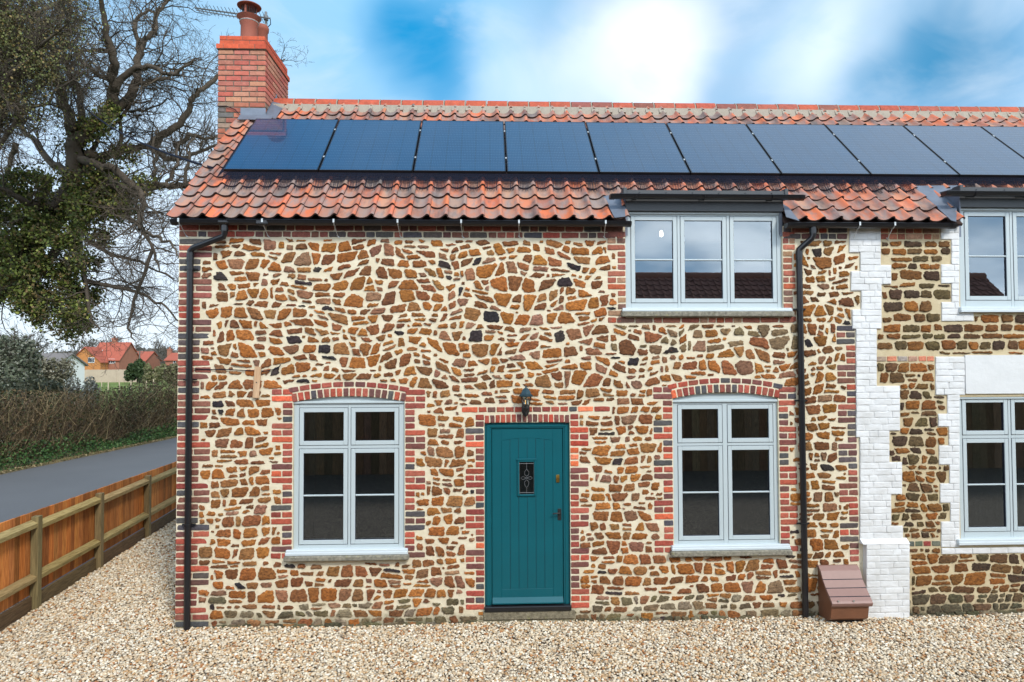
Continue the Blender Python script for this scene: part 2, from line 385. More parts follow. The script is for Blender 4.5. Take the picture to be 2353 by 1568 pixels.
def stone(mb, poly, h, rough, t, mi=1, step=.016, y0=0.004, chai=1, sub=.82):
    for _ in range(chai):
        q = []
        for i in range(len(poly)):
            a, b = poly[i], poly[(i+1) % len(poly)]
            q += [(a[0]*sub+b[0]*(1-sub), a[1]*sub+b[1]*(1-sub)), (a[0]*(1-sub)+b[0]*sub, a[1]*(1-sub)+b[1]*sub)]
        poly = q
    pts = []
    for i in range(len(poly)):
        a, b = poly[i], poly[(i+1) % len(poly)]
        l = math.hypot(b[0]-a[0], b[1]-a[1]); n = max(1, int(round(l/step)))
        for k in range(n): pts.append((a[0]+(b[0]-a[0])*k/n, a[1]+(b[1]-a[1])*k/n))
    cx = sum(p[0] for p in pts)/len(pts); cz = sum(p[1] for p in pts)/len(pts)
    sx = R.uniform(0, 99)
    pts = [(p[0]+rough*mnoise.noise((p[0]*40, sx, p[1]*40))*1.5+R.uniform(-1, 1)*rough*.4, p[1]+rough*mnoise.noise((p[0]*40, sx+7, p[1]*40))*1.5+R.uniform(-1, 1)*rough*.4) for p in pts]
    n = len(pts); k = len(mb.v); ta, tb = R.uniform(-.05, .05), R.uniform(-.06, .06)
    rings = [(1.0, y0), (.985, -h*.5), (.88, -h*.95), (.5, -h*1.15)]
    for ri, (s, y) in enumerate(rings):
        for p in pts:
            dx, dz = (p[0]-cx)*s, (p[1]-cz)*s
            yy = y
            if ri > 0: yy += (ta*dx+tb*dz) + (rough*.9*mnoise.noise(((cx+dx)*22+sx, 3, (cz+dz)*30)) if ri > 1 else 0)
            mb.v.append((cx+dx, yy, cz+dz))
    mb.v.append((cx, -h*1.15+rough*R.uniform(-.6, .6), cz))
    # orient: face towards -y
    ar = sum(pts[i][0]*pts[(i+1) % n][1]-pts[(i+1) % n][0]*pts[i][1] for i in range(n))
    for ri in range(len(rings)-1):
        for i in range(n):
            j = (i+1) % n; f = (k+ri*n+i, k+ri*n+j, k+(ri+1)*n+j, k+(ri+1)*n+i)
            mb.f.append(f if ar > 0 else f[::-1]); mb.m.append(mi); mb.t.append(t)
    e = k+(len(rings)-1)*n; c = k+len(rings)*n
    for i in range(n):
        j = (i+1) % n; f = (e+i, e+j, c); mb.f.append(f if ar > 0 else f[::-1]); mb.m.append(mi); mb.t.append(t)

OBS = []                                       # rectangles (x0,z0,x1,z1) closed to stones
def obs(x0, z0, x1, z1): OBS.append((min(x0, x1), min(z0, z1), max(x0, x1), max(z0, z1)))
REDS = [(.34, .070, .045), (.40, .085, .050), (.27, .060, .045), (.31, .085, .06), (.18, .065, .055), (.15, .065, .055), (.38, .10, .065)]
DARKS = [(.19, .075, .055), (.25, .095, .07), (.15, .07, .06), (.28, .09, .065), (.10, .08, .075)]
SLATE = [(.075, .072, .078), (.09, .08, .08)]
def btint(kind='red'):
    u = R.random()
    if kind == 'red': c = R.choice(SLATE) if u < .12 else ((.58, .12, .055) if u < .17 else R.choice(REDS))
    elif kind == 'dark': c = R.choice(SLATE) if u < .14 else (R.choice(REDS) if u < .4 else R.choice(DARKS))
    elif kind == 'orange': c = R.choice([(.62, .13, .05), (.55, .10, .05), (.66, .2, .1), (.45, .07, .04)])
    elif kind == 'old': c = R.choice([(.33, .11, .07), (.28, .10, .075), (.40, .14, .09), (.42, .10, .05), (.20, .11, .08), (.35, .2, .12), (.3, .09, .06)])
    elif kind == 'pale': c = R.choice([(.33, .24, .18), (.5, .3, .2), (.3, .25, .22), (.55, .2, .12)])
    elif kind == 'mossy': c = R.choice([(.12, .13, .09), (.10, .11, .09), (.28, .05, .04), (.2, .07, .05)])
    else: c = (1, 1, 1)
    return jit(c, .15)
def brick(mb, x0, z0, x1, z1, kind='red', mi=0, rough=.0022, h=.007):
    j = lambda: R.uniform(-.0015, .0015)
    stone(mb, [(x0+j(), z0+j()), (x1+j(), z0+j()), (x1+j(), z1+j()), (x0+j(), z1+j())], h, rough, btint(kind), mi, step=.028, chai=1, sub=.93)
CO = .0755; JO = .017
def jamb(mb, xi, sgn, zt, zb, ws, wl, kind='red', phase=0, ob=True, krow=None):
    """toothed brick jamb: courses downward from zt; xi inner edge, sgn = direction away from the opening"""
    n = int(round((zt-zb)/CO)); grp = {}
    for i in range(n):
        z1 = zt-i*CO; z0 = z1-CO+JO; g = ((i+phase)//3) % 2; r = (i+phase) % 3
        kd = krow(i) if krow else kind
        if g == 0:
            if r == 1:
                mid = xi+sgn*(wl*.5)
                brick(mb, *sorted((xi, mid-sgn*JO*.4))[:1], z0, sorted((xi, mid-sgn*JO*.4))[1], z1, kd)
                a, b = sorted((mid+sgn*JO*.4, xi+sgn*wl)); brick(mb, a, z0, b, z1, kd)
            else:
                a, b = sorted((xi, xi+sgn*wl)); brick(mb, a, z0, b, z1, kd)
        else:
            a, b = sorted((xi, xi+sgn*ws)); brick(mb, a, z0, b, z1, kd)
        w = wl if g == 0 else ws
        if ob: obs(xi-sgn*.01, z0-JO, xi+sgn*(w+.004), z1)

WIN = {}
# ---- left corner quoin
mb = MB(); q0 = XL+.002
ztop = ZE-.005
jamb(mb, q0, 1, Z(549, 430), .02, X(459)-q0, X(485)-q0, 'dark', 0)
obs(XL-.2, 0, q0+.01, ZE)
# ---- eaves course (two rows under the gutter) as its own part
me_ = MB()
def course(mb, x0, x1, z0, z1, kind, lens=(.1, .215), ob=True):
    x = x0
    while x < x1-.03:
        l = min(R.choice(lens)*R.uniform(.94, 1.05), x1-x)
        if x1-(x+l) < .05: l = x1-x
        brick(mb, x, z0, x+l-.012, z1, kind); x += l
    if ob: obs(x0, z0-.008, x1, z1+.03)
xw0, xw1 = X(1437, 600), X(1799, 600)
for (a, b) in ((XL, xw0-.01), (xw1+.01, X(1949, 560))):
    course(me_, a, b, Z(547), Z(534.5), 'dark'); course(me_, a, b, Z(532.5), Z(519), 'dark', ob=False); me_.build('eaves_course', ['brick'], cot); me_ = MB()
course(me_, X(2024, 540), X(2160, 540), Z(547), Z(534.5), 'old'); course(me_, X(2024, 540), X(2160, 540), Z(532.5), Z(519), 'old', ob=False)
me_.build('eaves_course', ['brick'], cot)
mb.build('corner_quoin', ['brick'], cot)

# ---- arched lower windows and their surrounds
def arch_surround(name, xa, xb, zt_side, z_apex, zsill, lay, ws, wl, phase, kind='red'):
    mb = MB(); cx = (xa+xb)/2; hw = (xb-xa)/2+.012; rise = z_apex-zt_side
    Rr = (hw*hw+rise*rise)/(2*rise); zc = z_apex-Rr; a0 = math.asin(hw/Rr)
    for ring, (r0, r1, n) in enumerate(lay):
        for i in range(n):
            aa = -a0*(1.0 if ring == 0 else 1.03)+2*a0*(1.0 if ring == 0 else 1.03)*i/n; ab = aa+2*a0*(1.0 if ring == 0 else 1.03)/n
            g = .0075/(Rr)
            aa += g; ab -= g
            p = [(cx+(Rr+rr)*math.sin(q), zc+(Rr+rr)*math.cos(q)) for (rr, q) in ((r0, aa), (r0, ab), (r1, ab), (r1, aa))]
            stone(mb, p, .007, .0022, btint(kind), 0, step=.028, sub=.93)
    top = lay[-1][1]+.012
    for i in range(8):
        x0 = cx-hw-.03+(2*hw+.06)*i/8; x1 = x0+(2*hw+.06)/8; xm = min(abs(x0-cx), abs(x1-cx))
        if (x0-cx)*(x1-cx) < 0: xm = 0
        xm = (abs(x0-cx)+abs(x1-cx))/2
        zz = zc+math.sqrt(max((Rr+top)**2-xm*xm, 0)); obs(x0, zsill, x1, zz)
    zj = zc+(Rr+lay[-1][1])*math.cos(a0)+.01
    return mb, zj, (cx, hw, Rr, zc)
# left window
xa, xb = X(673, 1100), X(929.5, 1100)
mb, zj, A1 = arch_surround('window_surround', xa, xb, Z(922), Z(909), Z(1286), [(.0, .092, 18), (.108, .163, 11)], 0, 0, 0)
jamb(mb, xa-.008, -1, Z(895, 673), Z(1286, 673), .105, .228, 'red', 1)
jamb(mb, xb+.008, 1, Z(896, 930), Z(1286, 930), .105, .222, 'red', 0)
mb.build('window_surround', ['brick'], cot)
# right window
xc, xd = X(1547.5, 1100), X(1790.5, 1100)
mb, zj, A2 = arch_surround('window_surround', xc, xd, Z(919), Z(904.5), Z(1275), [(.0, .092, 18), (.108, .163, 11)], 0, 0, 0)
jamb(mb, xc-.008, -1, Z(890, 1547), Z(1275, 1547), .105, .215, 'red', 1)
jamb(mb, xd+.008, 1, Z(890, 1790), Z(1275, 1790), .105, .20, 'red', 0)
mb.build('window_surround', ['brick'], cot)
# door surround
da, db = X(1113.5, 1200), X(1310.5, 1200); dt = Z(971); dbot = Z(1403, 1212)
mb = MB()
n = 16
for i in range(n):
    x0 = da+(db-da)*i/n+.006; x1 = da+(db-da)*(i+1)/n-.006; u = (i+.5)/n*2-1
    zb_ = dt+.004-.014*u*u; brick(mb, x0, zb_, x1, zb_+.088, 'orange' if i == 12 else 'red')
x = X(1061, 940); xe = X(1404, 940); seq = [.205, .1]+[.104]*9+[.1, .2, .205]
tot = sum(seq)+.014*len(seq); k = (xe-x)/tot
for i, l in enumerate(seq):
    brick(mb, x, Z(947), x+l*k, Z(935.5), 'orange' if i == 12 else 'red'); x += (l+.014)*k
obs(X(1059, 940), Z(953), xe+.006, Z(934)); obs(da-.006, dbot-.2, db+.006, Z(940))
jamb(mb, da-.006, -1, Z(953), dbot, .092, .205, 'red', 4)
jamb(mb, db+.006, 1, Z(953), dbot, .092, .205, 'red', 4, krow=lambda i: 'orange' if 1 < i < 9 and R.random() < .7 else 'red')
mb.build('door_surround', ['brick'], cot)
# upper window jambs
mb = MB()
jamb(mb, xw0, -1, Z(533, 1430), Z(742, 1430), .088, .205, 'old', 0)
jamb(mb, xw1+.002, 1, Z(533, 1800), Z(742, 1800), .105, .14, 'old', 0)
course(mb, X(1397, 735), X(1828, 735), Z(742.5), Z(731), 'old')
obs(xw0-.02, Z(735), xw1+.02, ZE+.1)
mb.build('window_surround', ['brick'], cot)
# middle quoin beside the pilaster
mb = MB(); xm = X(1970, 1000)
jamb(mb, xm-.008, -1, Z(749, 1960), Z(1300, 1975), .105, .215, 'dark', 0)
mb.build('brick_quoin', ['brick'], cot)
# brick bands right of pilaster
mb = MB()
course(mb, X(2014, 828), X(2148, 828), Z(834), Z(822), 'pale', lens=(.125, .11))
mb.build('brick_band', ['brick'], cot); mb = MB()
course(mb, X(2083, 1262), X(2163, 1262), Z(1269), Z(1257.5), 'mossy', lens=(.1,))
mb.build('brick_band', ['brick'], cot)

# ---- white painted brickwork
def bandlookup(bands, py):
    for (a, b, v) in bands:
        if a <= py < b: return v
    return None
PL = [(500, 586.6, 1951), (586.6, 629, 1976), (629, 673, 1954.5), (673, 717, 1978), (717, 749, 1957), (749, 1010, 1966), (1010, 1240, 1975)]
PR = [(500, 614.5, 2022), (614.5, 658.5, 2046), (658.5, 762.5, 2024), (762.5, 892, 2013), (892, 982.5, 2066), (982.5, 1057, 2042), (1057, 1131.6, 2071), (1131.6, 1206, 2046), (1206, 1240, 2073)]
def white_rows(mb, fL, fR, pt, pb, dpx=14.5, y=-.018, seam=None):
    """courses of painted brick from pixel row pt to pb"""
    nrow = int(round((pb-pt)/dpx))
    for i in range(nrow):
        a = pt+(pb-pt)*i/nrow; b = pt+(pb-pt)*(i+1)/nrow; mid = (a+b)/2
        l, r = fL(mid), fR(mid)
        if l is None or r is None: continue
        x0, x1 = X(l, mid), X(r, mid); z1, z0 = Z(a, (l+r)/2), Z(b, (l+r)/2)
        mb.box((x0, y+.0035, z0-.001), (x1, .03, z1+.001), 0, (.70,)*3)
        x = x0; first = R.choice((.1, .21)) if i % 2 else .155
        while x < x1-.02:
            L_ = first if x == x0 else R.choice((.205, .215, .1)); L_ = min(L_, x1-x)
            if x1-(x+L_) < .045: L_ = x1-x
            stone_at(mb, x, z0+.001, x+L_-.003, z1-.002, y); x += L_
        obs(x0-.004, z0-.003, x1+.004, z1+.003)
def stone_at(mb, x0, z0, x1, z1, y):
    k = len(mb.v); j = lambda: R.uniform(-.0015, .0015)
    stone(mb, [(x0+j(), z0+j()), (x1+j(), z0+j()), (x1+j(), z1+j()), (x0+j(), z1+j())], .006, .0022, (.70+R.uniform(-.025, .025),)*3, 0, step=.03, sub=.94)
    for q in range(k, len(mb.v)): v = mb.v[q]; mb.v[q] = (v[0], v[1]+y+.004, v[2])
mb = MB()
white_rows(mb, lambda p: bandlookup(PL, p), lambda p: bandlookup(PR, p), 522, 1238)
pil = mb.build('white_pilaster', ['whitebrick'], cot)
mb = MB()
white_rows(mb, lambda p: 1983, lambda p: 2081 if p < 1410 else 2037, 1244, 1431, y=-.075)
x0, x1 = X(1974, 1238), X(2081, 1238)
zt, zm = Z(1236, 2030), Z(1246, 2030)
mb.prism([(x0, -.012, zt), (x0, -.082, zm), (x0, -.03, zm-.004), (x0, .0, zm)], None, (x1-x0, 0, 0), 0, (.8,)*3)
mb.build('pilaster_plinth', ['whitebrick'], cot)
obs(X(1974, 1400), -.3, X(2081, 1400), Z(1238))
mb = MB()
QL = [(500, 557, 2161), (557, 603, 2185.5), (603, 645, 2162), (645, 692, 2186), (692, 738, 2163)]
white_rows(mb, lambda p: bandlookup(QL, p), lambda p: 2203 if p < 716 else 2236, 522, 738, 14.4, y=-.012)
mb.build('white_quoin', ['whitebrick'], cot); mb = MB()
ql = [(820, 912, 2149), (912, 946, 2176), (946, 983, 2155), (983, 1028, 2179.5), (1028, 1072, 2157), (1072, 1116.5, 2181), (1116.5, 1160.5, 2159.5), (1160.5, 1205.5, 2183), (1205.5, 1270, 2162)]
white_rows(mb, lambda p: bandlookup(ql, p), lambda p: 2204 if p > 912 else 2216, 820, 1257, 14.8, y=-.012)
white_rows(mb, lambda p: 2163, lambda p: 2560, 1257, 1270, 13, y=-.012)
mb.build('white_quoin', ['whitebrick'], cot)
mb = MB(); mb.box((X(2216, 860)+.001, -.02, Z(911)), (XR, .05, Z(820))); obs(X(2214, 860), Z(913), XR+1, Z(819))
mb.build('rendered_lintel', ['plaster'], cot)
# openings
O_up1 = (xw0+.002, Z(716.5, 1600), xw1-.002, Z(487, 1600))
O_lo1 = (xa, Z(1262, 800), xb, Z(922, 800))
O_lo2 = (xc, Z(1253, 1668), xd, Z(919, 1668))
O_dr = (da, dbot, db, dt)
xe0 = X(2204.5, 600); O_up2 = (xe0, Z(707, 2250), xe0+2.02, Z(478, 2250))
xf0 = X(2204, 1080); O_lo3 = (xf0, Z(1238, 2250), xf0+1.98, Z(912, 2250))
for o in (O_up1, O_up2, O_lo3): obs(o[0]-.01, o[1]-.02, o[2]+.01, o[3]+.02)
obs(O_up2[0]-.02, Z(722), XR, Z(470)); obs(X(2190), Z(1270), XR, Z(905))
obs(X(654, 1275), Z(1290, 800), X(943, 1275), Z(1258, 800)); obs(X(1537, 1265), Z(1277, 1670), X(1817, 1265), Z(1250, 1670))
obs(X(1424, 722), Z(733), X(1821, 722), Z(705))

# ---- mortar sheet with real openings, reveals
def holed_sheet(mb, x0, x1, z0, z1, holes, y, mi, dep=.07):
    xs = sorted({x0, x1, *[h[0] for h in holes], *[h[2] for h in holes]}); zs = sorted({z0, z1, *[h[1] for h in holes], *[h[3] for h in holes]})
    xs = [q for q in xs if x0 <= q <= x1]; zs = [q for q in zs if z0 <= q <= z1]
    for a, b in zip(xs, xs[1:]):
        for c, d in zip(zs, zs[1:]):
            mx, mz = (a+b)/2, (c+d)/2
            if any(h[0] < mx < h[2] and h[1] < mz < h[3] for h in holes): continue
            mb.face([(a, y, c), (b, y, c), (b, y, d), (a, y, d)], mi)
    for h in holes:
        a, c, b, d = h
        d_ = min(d, z1)
        mb.face([(a, y, c), (a, y, d_), (a, y+dep, d_), (a, y+dep, c)], mi); mb.face([(b, y, c), (b, y+dep, c), (b, y+dep, d_), (b, y, d_)], mi)
        if d < z1: mb.face([(a, y, d_), (b, y, d_), (b, y+dep, d_), (a, y+dep, d_)], mi)
        mb.face([(a, y, c), (a, y+dep, c), (b, y+dep, c), (b, y, c)], mi)
holes = [O_up1, O_lo1, O_lo2, O_dr, O_up2, O_lo3]
# arched head holes: add a rectangle above each lower window for the curved filler board
H1 = (xa, O_lo1[3], xb, Z(909, 800)+.003); H2 = (xc, O_lo2[3], xd, Z(904.5, 1668)+.003)
wall = MB(); split = X(1990)
hl = [(o[0], o[1], o[2], min(o[3], ZE+.03)) for o in holes]
hl[1] = (O_lo1[0], O_lo1[1], O_lo1[2], H1[3]); hl[2] = (O_lo2[0], O_lo2[1], O_lo2[2], H2[3])
holed_sheet(wall, XL, split, -.35, ZE+.02, [h for h in hl if h[2] < split], 0.0, 0)
holed_sheet(wall, split, XR, -.35, ZE+.02, [h for h in hl if h[0] > split], 0.0, 2)
# spandrels covering rectangular hole corners above arch
for (cx, hw, Rr, zc), H in ((A1, H1), (A2, H2)):
    N_ = 14; e0 = H[0]; e1 = H[2]
    for i in range(N_):
        u0 = e0+(e1-e0)*i/N_; u1 = e0+(e1-e0)*(i+1)/N_
        za = zc+math.sqrt(Rr*Rr-(u0-cx)**2); zb_ = zc+math.sqrt(Rr*Rr-(u1-cx)**2)
        wall.face([(u0, .0, za), (u1, .0, zb_), (u1, .0, H[3]+.001), (u0, .0, H[3]+.001)], 0)
        wall.face([(u0, .0, za), (u0, .07, za), (u1, .07, zb_), (u1, .0, zb_)], 0)

# ---- stones by power diagram
def stone_color(x, z, region):
    u = R.random(); low = z < .20+.14*R.random()
    if region == 'L':
        if u < .035: c = R.choice([(.035, .03, .036), (.045, .034, .038), (.06, .045, .045)])
        elif u < .14: c = R.choice([(.30, .145, .08), (.27, .13, .085), (.32, .17, .11)])
        elif u < .19: c = R.choice([(.40, .15, .04), (.42, .165, .045)])
        else: c = R.choice([(.34, .130, .038), (.37, .145, .036), (.28, .11, .038), (.35, .125, .032), (.40, .155, .042), (.29, .11, .048), (.23, .09, .038), (.32, .15, .058), (.20, .085, .040)])
        under = X(1400) < x < X(1830) and Z(810) < z < Z(742)
        if low and R.random() < .7: c = R.choice([(.17, .14, .08), (.21, .145, .085), (.13, .105, .065), (.26, .13, .06), (.25, .21, .15)])
        if under and R.random() < .6: c = R.choice([(.24, .16, .09), (.20, .14, .08), (.28, .17, .09)])
        if x > X(1830): c = tuple(q*w for q, w in zip(c, (.82, .86, .8)))
    else:
        c = R.choice([(.20, .085, .028), (.24, .10, .03), (.16, .082, .032), (.14, .075, .035), (.30, .115, .028), (.12, .085, .04), (.075, .045, .03)])
        if z < .25: c = R.choice([(.10, .085, .055), (.12, .10, .06), (.15, .09, .05)])
    return jit(c, .16)
def gen_stones(x0, x1, z0, z1, rmin, rmax, region, gap, asp=1.35):
    big = []; cell = rmax*2.2; G = {}
    def key(x, z): return (int(x//cell), int(z//cell))
    tries = int((x1-x0)*(z1-z0)*1500)
    for t in range(tries):
        f = t/tries; x = R.uniform(x0, x1); z = R.uniform(z0, z1); u = x/asp
        r = rmax-(rmax-rmin)*min(1, f*1.5)*R.uniform(.5, 1)
        if any(o[0]-.0 < x < o[2]+.0 and o[1] < z < o[3] for o in OBS): continue
        k = key(u, z); ok = True
        for i in (-1, 0, 1):
            for j in (-1, 0, 1):
                for q in G.get((k[0]+i, k[1]+j), ()):
                    if (q[0]-u)**2+(q[1]-z)**2 < (r+q[2])**2*.98: ok = False; break
                if not ok: break
            if not ok: break
        if ok: s = (u, z, r); big.append(s); G.setdefault(k, []).append(s)
    cnt = 0
    for s in big:
        u, z, r = s; th = R.uniform(-.0, .0)
        poly = [(u-.25, z-.25), (u+.25, z-.25), (u+.25, z+.25), (u-.25, z+.25)]
        k = key(u, z)
        for i in range(-2, 3):
            for j in range(-2, 3):
                for q in G.get((k[0]+i, k[1]+j), ()):
                    if q is s: continue
                    dx, dz = q[0]-u, q[1]-z; D = math.hypot(dx, dz)
                    if D > .45: continue
                    t = (D*D+r*r-q[2]*q[2])/(2*D)
                    poly = clip(poly, dx/D, dz/D, (u*dx+z*dz)/D+t)
                    if len(poly) < 3: break
                if len(poly) < 3: break
            if len(poly) < 3: break
        if len(poly) < 3: continue
        poly = [(p[0]*asp, p[1]) for p in poly]
        poly = clip(poly, -1, 0, -x0); poly = clip(poly, 1, 0, x1); poly = clip(poly, 0, -1, -z0); poly = clip(poly, 0, 1, z1)
        if len(poly) < 3: continue
        # limit very long shapes
        for o in OBS:
            xs = [p[0] for p in poly]; zs = [p[1] for p in poly]
            if not poly or min(xs) >= o[2] or max(xs) <= o[0] or min(zs) >= o[3] or max(zs) <= o[1]: continue
            best = max((clip(poly, 1, 0, o[0]), clip(poly, -1, 0, -o[2]), clip(poly, 0, 1, o[1]), clip(poly, 0, -1, -o[3])), key=area)
            poly = best
            if len(poly) < 3: break
        if len(poly) < 3: continue
        # knock corners off so that stones are angular, not Voronoi-regular
        for _ in range(R.choice((0, 1, 2, 3))):
            i = R.randrange(len(poly)); a = poly[i]; cx = sum(p[0] for p in poly)/len(poly); cz = sum(p[1] for p in poly)/len(poly)
            dx, dz = a[0]-cx, a[1]-cz; D = math.hypot(dx, dz) or 1; an = R.uniform(-.5, .5)
            nx, nz = dx/D*math.cos(an)-dz/D*math.sin(an), dx/D*math.sin(an)+dz/D*math.cos(an)
            p2 = clip(poly, nx, nz, nx*cx+nz*cz+D*R.uniform(.58, .86))
            if area(p2) > .55*area(poly): poly = p2
        poly = shrink(poly, gap*R.uniform(.7, 1.35)/2)
        if len(poly) < 3 or area(poly) < .0007: continue
        xm_ = sum(p[0] for p in poly)/len(poly); zm_ = sum(p[1] for p in poly)/len(poly)
        stone(wall, poly, R.uniform(.008, .018), .0075, stone_color(xm_, zm_, region), 1, step=.013, sub=.93); cnt += 1
    return cnt
def rubble(x0, x1, zt, zb, hr, wr, gap, region, amp=.022, warp=None):
    """roughly coursed rubble: wavy beds, slanting perpends, angular blocks"""
    zs = [zt+(.3 if warp else 0)]
    while zs[-1] > zb+.05: zs.append(zs[-1]-R.uniform(*hr))
    zs[-1] = zb
    sd = [R.uniform(0, 50) for _ in zs]
    hi = lambda k: 1.45 if (region == 'L' and zs[k] > zsplit) else 1.0
    bed = lambda k, x: zs[k]+(min(amp*hi(k), .045)*mnoise.noise((x*1.7, sd[k], 0))*2+.008*mnoise.noise((x*9, sd[k], 3)) if 0 < k < len(zs)-1 else 0)
    for k in range(len(zs)-1):
        x = x0-R.uniform(0, .1)-(.3 if warp else 0); sl = R.uniform(-.02, .02)
        while x < x1+(.3 if warp else 0):
            hh = zs[k]-zs[k+1]; w = R.uniform(*wr)*(hh/.1)**.3
            if R.random() < .18: w *= .55
            s2 = R.uniform(-.028, .028)*hi(k)
            a, b = x, x+w
            cells = [[(a-sl, bed(k+1, a)), (b-s2, bed(k+1, b)), (b+s2, bed(k, b)), (a+sl, bed(k, a))]]
            if hh > .095 and R.random() < .28:
                m0, m1 = R.uniform(.35, .65), R.uniform(.35, .65); q = cells[0]
                l = (q[0][0]*(1-m0)+q[3][0]*m0, q[0][1]*(1-m0)+q[3][1]*m0); r_ = (q[1][0]*(1-m1)+q[2][0]*m1, q[1][1]*(1-m1)+q[2][1]*m1)
                cells = [[q[0], q[1], r_, l], [l, r_, q[2], q[3]]]
            for poly in cells:
                if warp: poly = [warp(q) for q in poly]
                poly = clip(poly, -1, 0, -x0); poly = clip(poly, 1, 0, x1); poly = clip(poly, 0, 1, zt); poly = clip(poly, 0, -1, -zb)
                for o in OBS:
                    if len(poly) < 3: break
                    xs = [p[0] for p in poly]; zz_ = [p[1] for p in poly]
                    if min(xs) >= o[2] or max(xs) <= o[0] or min(zz_) >= o[3] or max(zz_) <= o[1]: continue
                    poly = max((clip(poly, 1, 0, o[0]), clip(poly, -1, 0, -o[2]), clip(poly, 0, 1, o[1]), clip(poly, 0, -1, -o[3])), key=area)
                if len(poly) < 3: continue
                for _ in range(R.choice((0, 1, 1, 2) if hi(k) < 1.3 else (1, 1, 2, 2))):
                    i = R.randrange(len(poly)); p = poly[i]; cx = sum(q[0] for q in poly)/len(poly); cz = sum(q[1] for q in poly)/len(poly)
                    dx, dz = p[0]-cx, p[1]-cz; D = math.hypot(dx, dz) or 1; an = R.uniform(-.6, .6); nx, nz = dx/D*math.cos(an)-dz/D*math.sin(an), dx/D*math.sin(an)+dz/D*math.cos(an)
                    p2 = clip(poly, nx, nz, nx*cx+nz*cz+D*R.uniform(.55, .88))
                    if area(p2) > .6*area(poly): poly = p2
                poly = shrink(poly, gap*R.uniform(.7, 1.4)/2)
                if len(poly) < 3 or area(poly) < .0011: continue
                per = sum(math.hypot(poly[i][0]-poly[i-1][0], poly[i][1]-poly[i-1][1]) for i in range(len(poly)))
                if area(poly)/per < .0085: continue
                cx = sum(q[0] for q in poly)/len(poly); cz = sum(q[1] for q in poly)/len(poly)
                stone(wall, poly, R.uniform(.008, .018), .0075, stone_color(cx, cz, region), 1, step=.013, sub=.87)
            x += w; sl = s2
zsplit = Z(880)
def bend(p):
    f = max(0, min(1, (p[1]-zsplit+.25)/.5)); u, v = p[0]*1.15, p[1]*1.15
    am = .04+.12*f; g = 1 if p[0] < X(880) or f < .01 else 1.25
    n1 = mnoise.noise((u, v, 11.3))+.35*mnoise.noise((u*2.7, v*2.7, 4.1)); n2 = mnoise.noise((u, v, 47.9))+.35*mnoise.noise((u*2.7, v*2.7, 23.7))
    return (p[0]+am*g*n1, p[1]+am*g*n2*min(1, max(0, p[1]+.05)/.5))
rubble(XL+.05, X(1979), Z(549), -.02, (.088, .142), (.105, .21), .0235, 'L', .026, bend)
c1 = 0
# right-hand bay: coursed blocks above and random below
def courses(x0, x1, ztop, zbot, rowh, wr, gap, region):
    z = ztop
    while z > zbot+.03:
        h = min(rowh*R.uniform(.65, 1.25), z-zbot); x = x0-R.uniform(0, .1)
        while x < x1:
            w = R.uniform(*wr); poly = [(x, z-h), (x+w, z-h), (x+w, z), (x, z)]
            poly = [(p[0]+R.uniform(-.02, .02), p[1]+R.uniform(-.014, .014)) for p in poly]
            if R.random() < .3: poly = clip(poly, R.uniform(-1, 1)*.7, .7, (x+w*.5)*0+.7*(z-h*.12)+0) if False else poly
            for o in OBS:
                xs = [p[0] for p in poly] or [0]; zs = [p[1] for p in poly] or [0]
                if not poly or min(xs) >= o[2] or max(xs) <= o[0] or min(zs) >= o[3] or max(zs) <= o[1]: continue
                poly = max((clip(poly, 1, 0, o[0]), clip(poly, -1, 0, -o[2]), clip(poly, 0, 1, o[1]), clip(poly, 0, -1, -o[3])), key=area)
            if len(poly) >= 3:
                poly = shrink(poly, gap/2)
                if len(poly) >= 3 and area(poly) > .0018: stone(wall, poly, R.uniform(.010, .018), .0075, stone_color(x, z, region), 1, step=.014, sub=.86)
            x += w
        z -= h
courses(X(2016), XR-.1, Z(549), Z(820), .118, (.13, .27), .028, 'R')
c2 = 0; rubble(X(2014), X(2204), Z(836), Z(1256), (.085, .14), (.11, .2), .020, 'R', .03)
c3 = 0; rubble(X(2083), XR-.1, Z(1271), -.02, (.075, .13), (.12, .27), .018, 'R', .03)
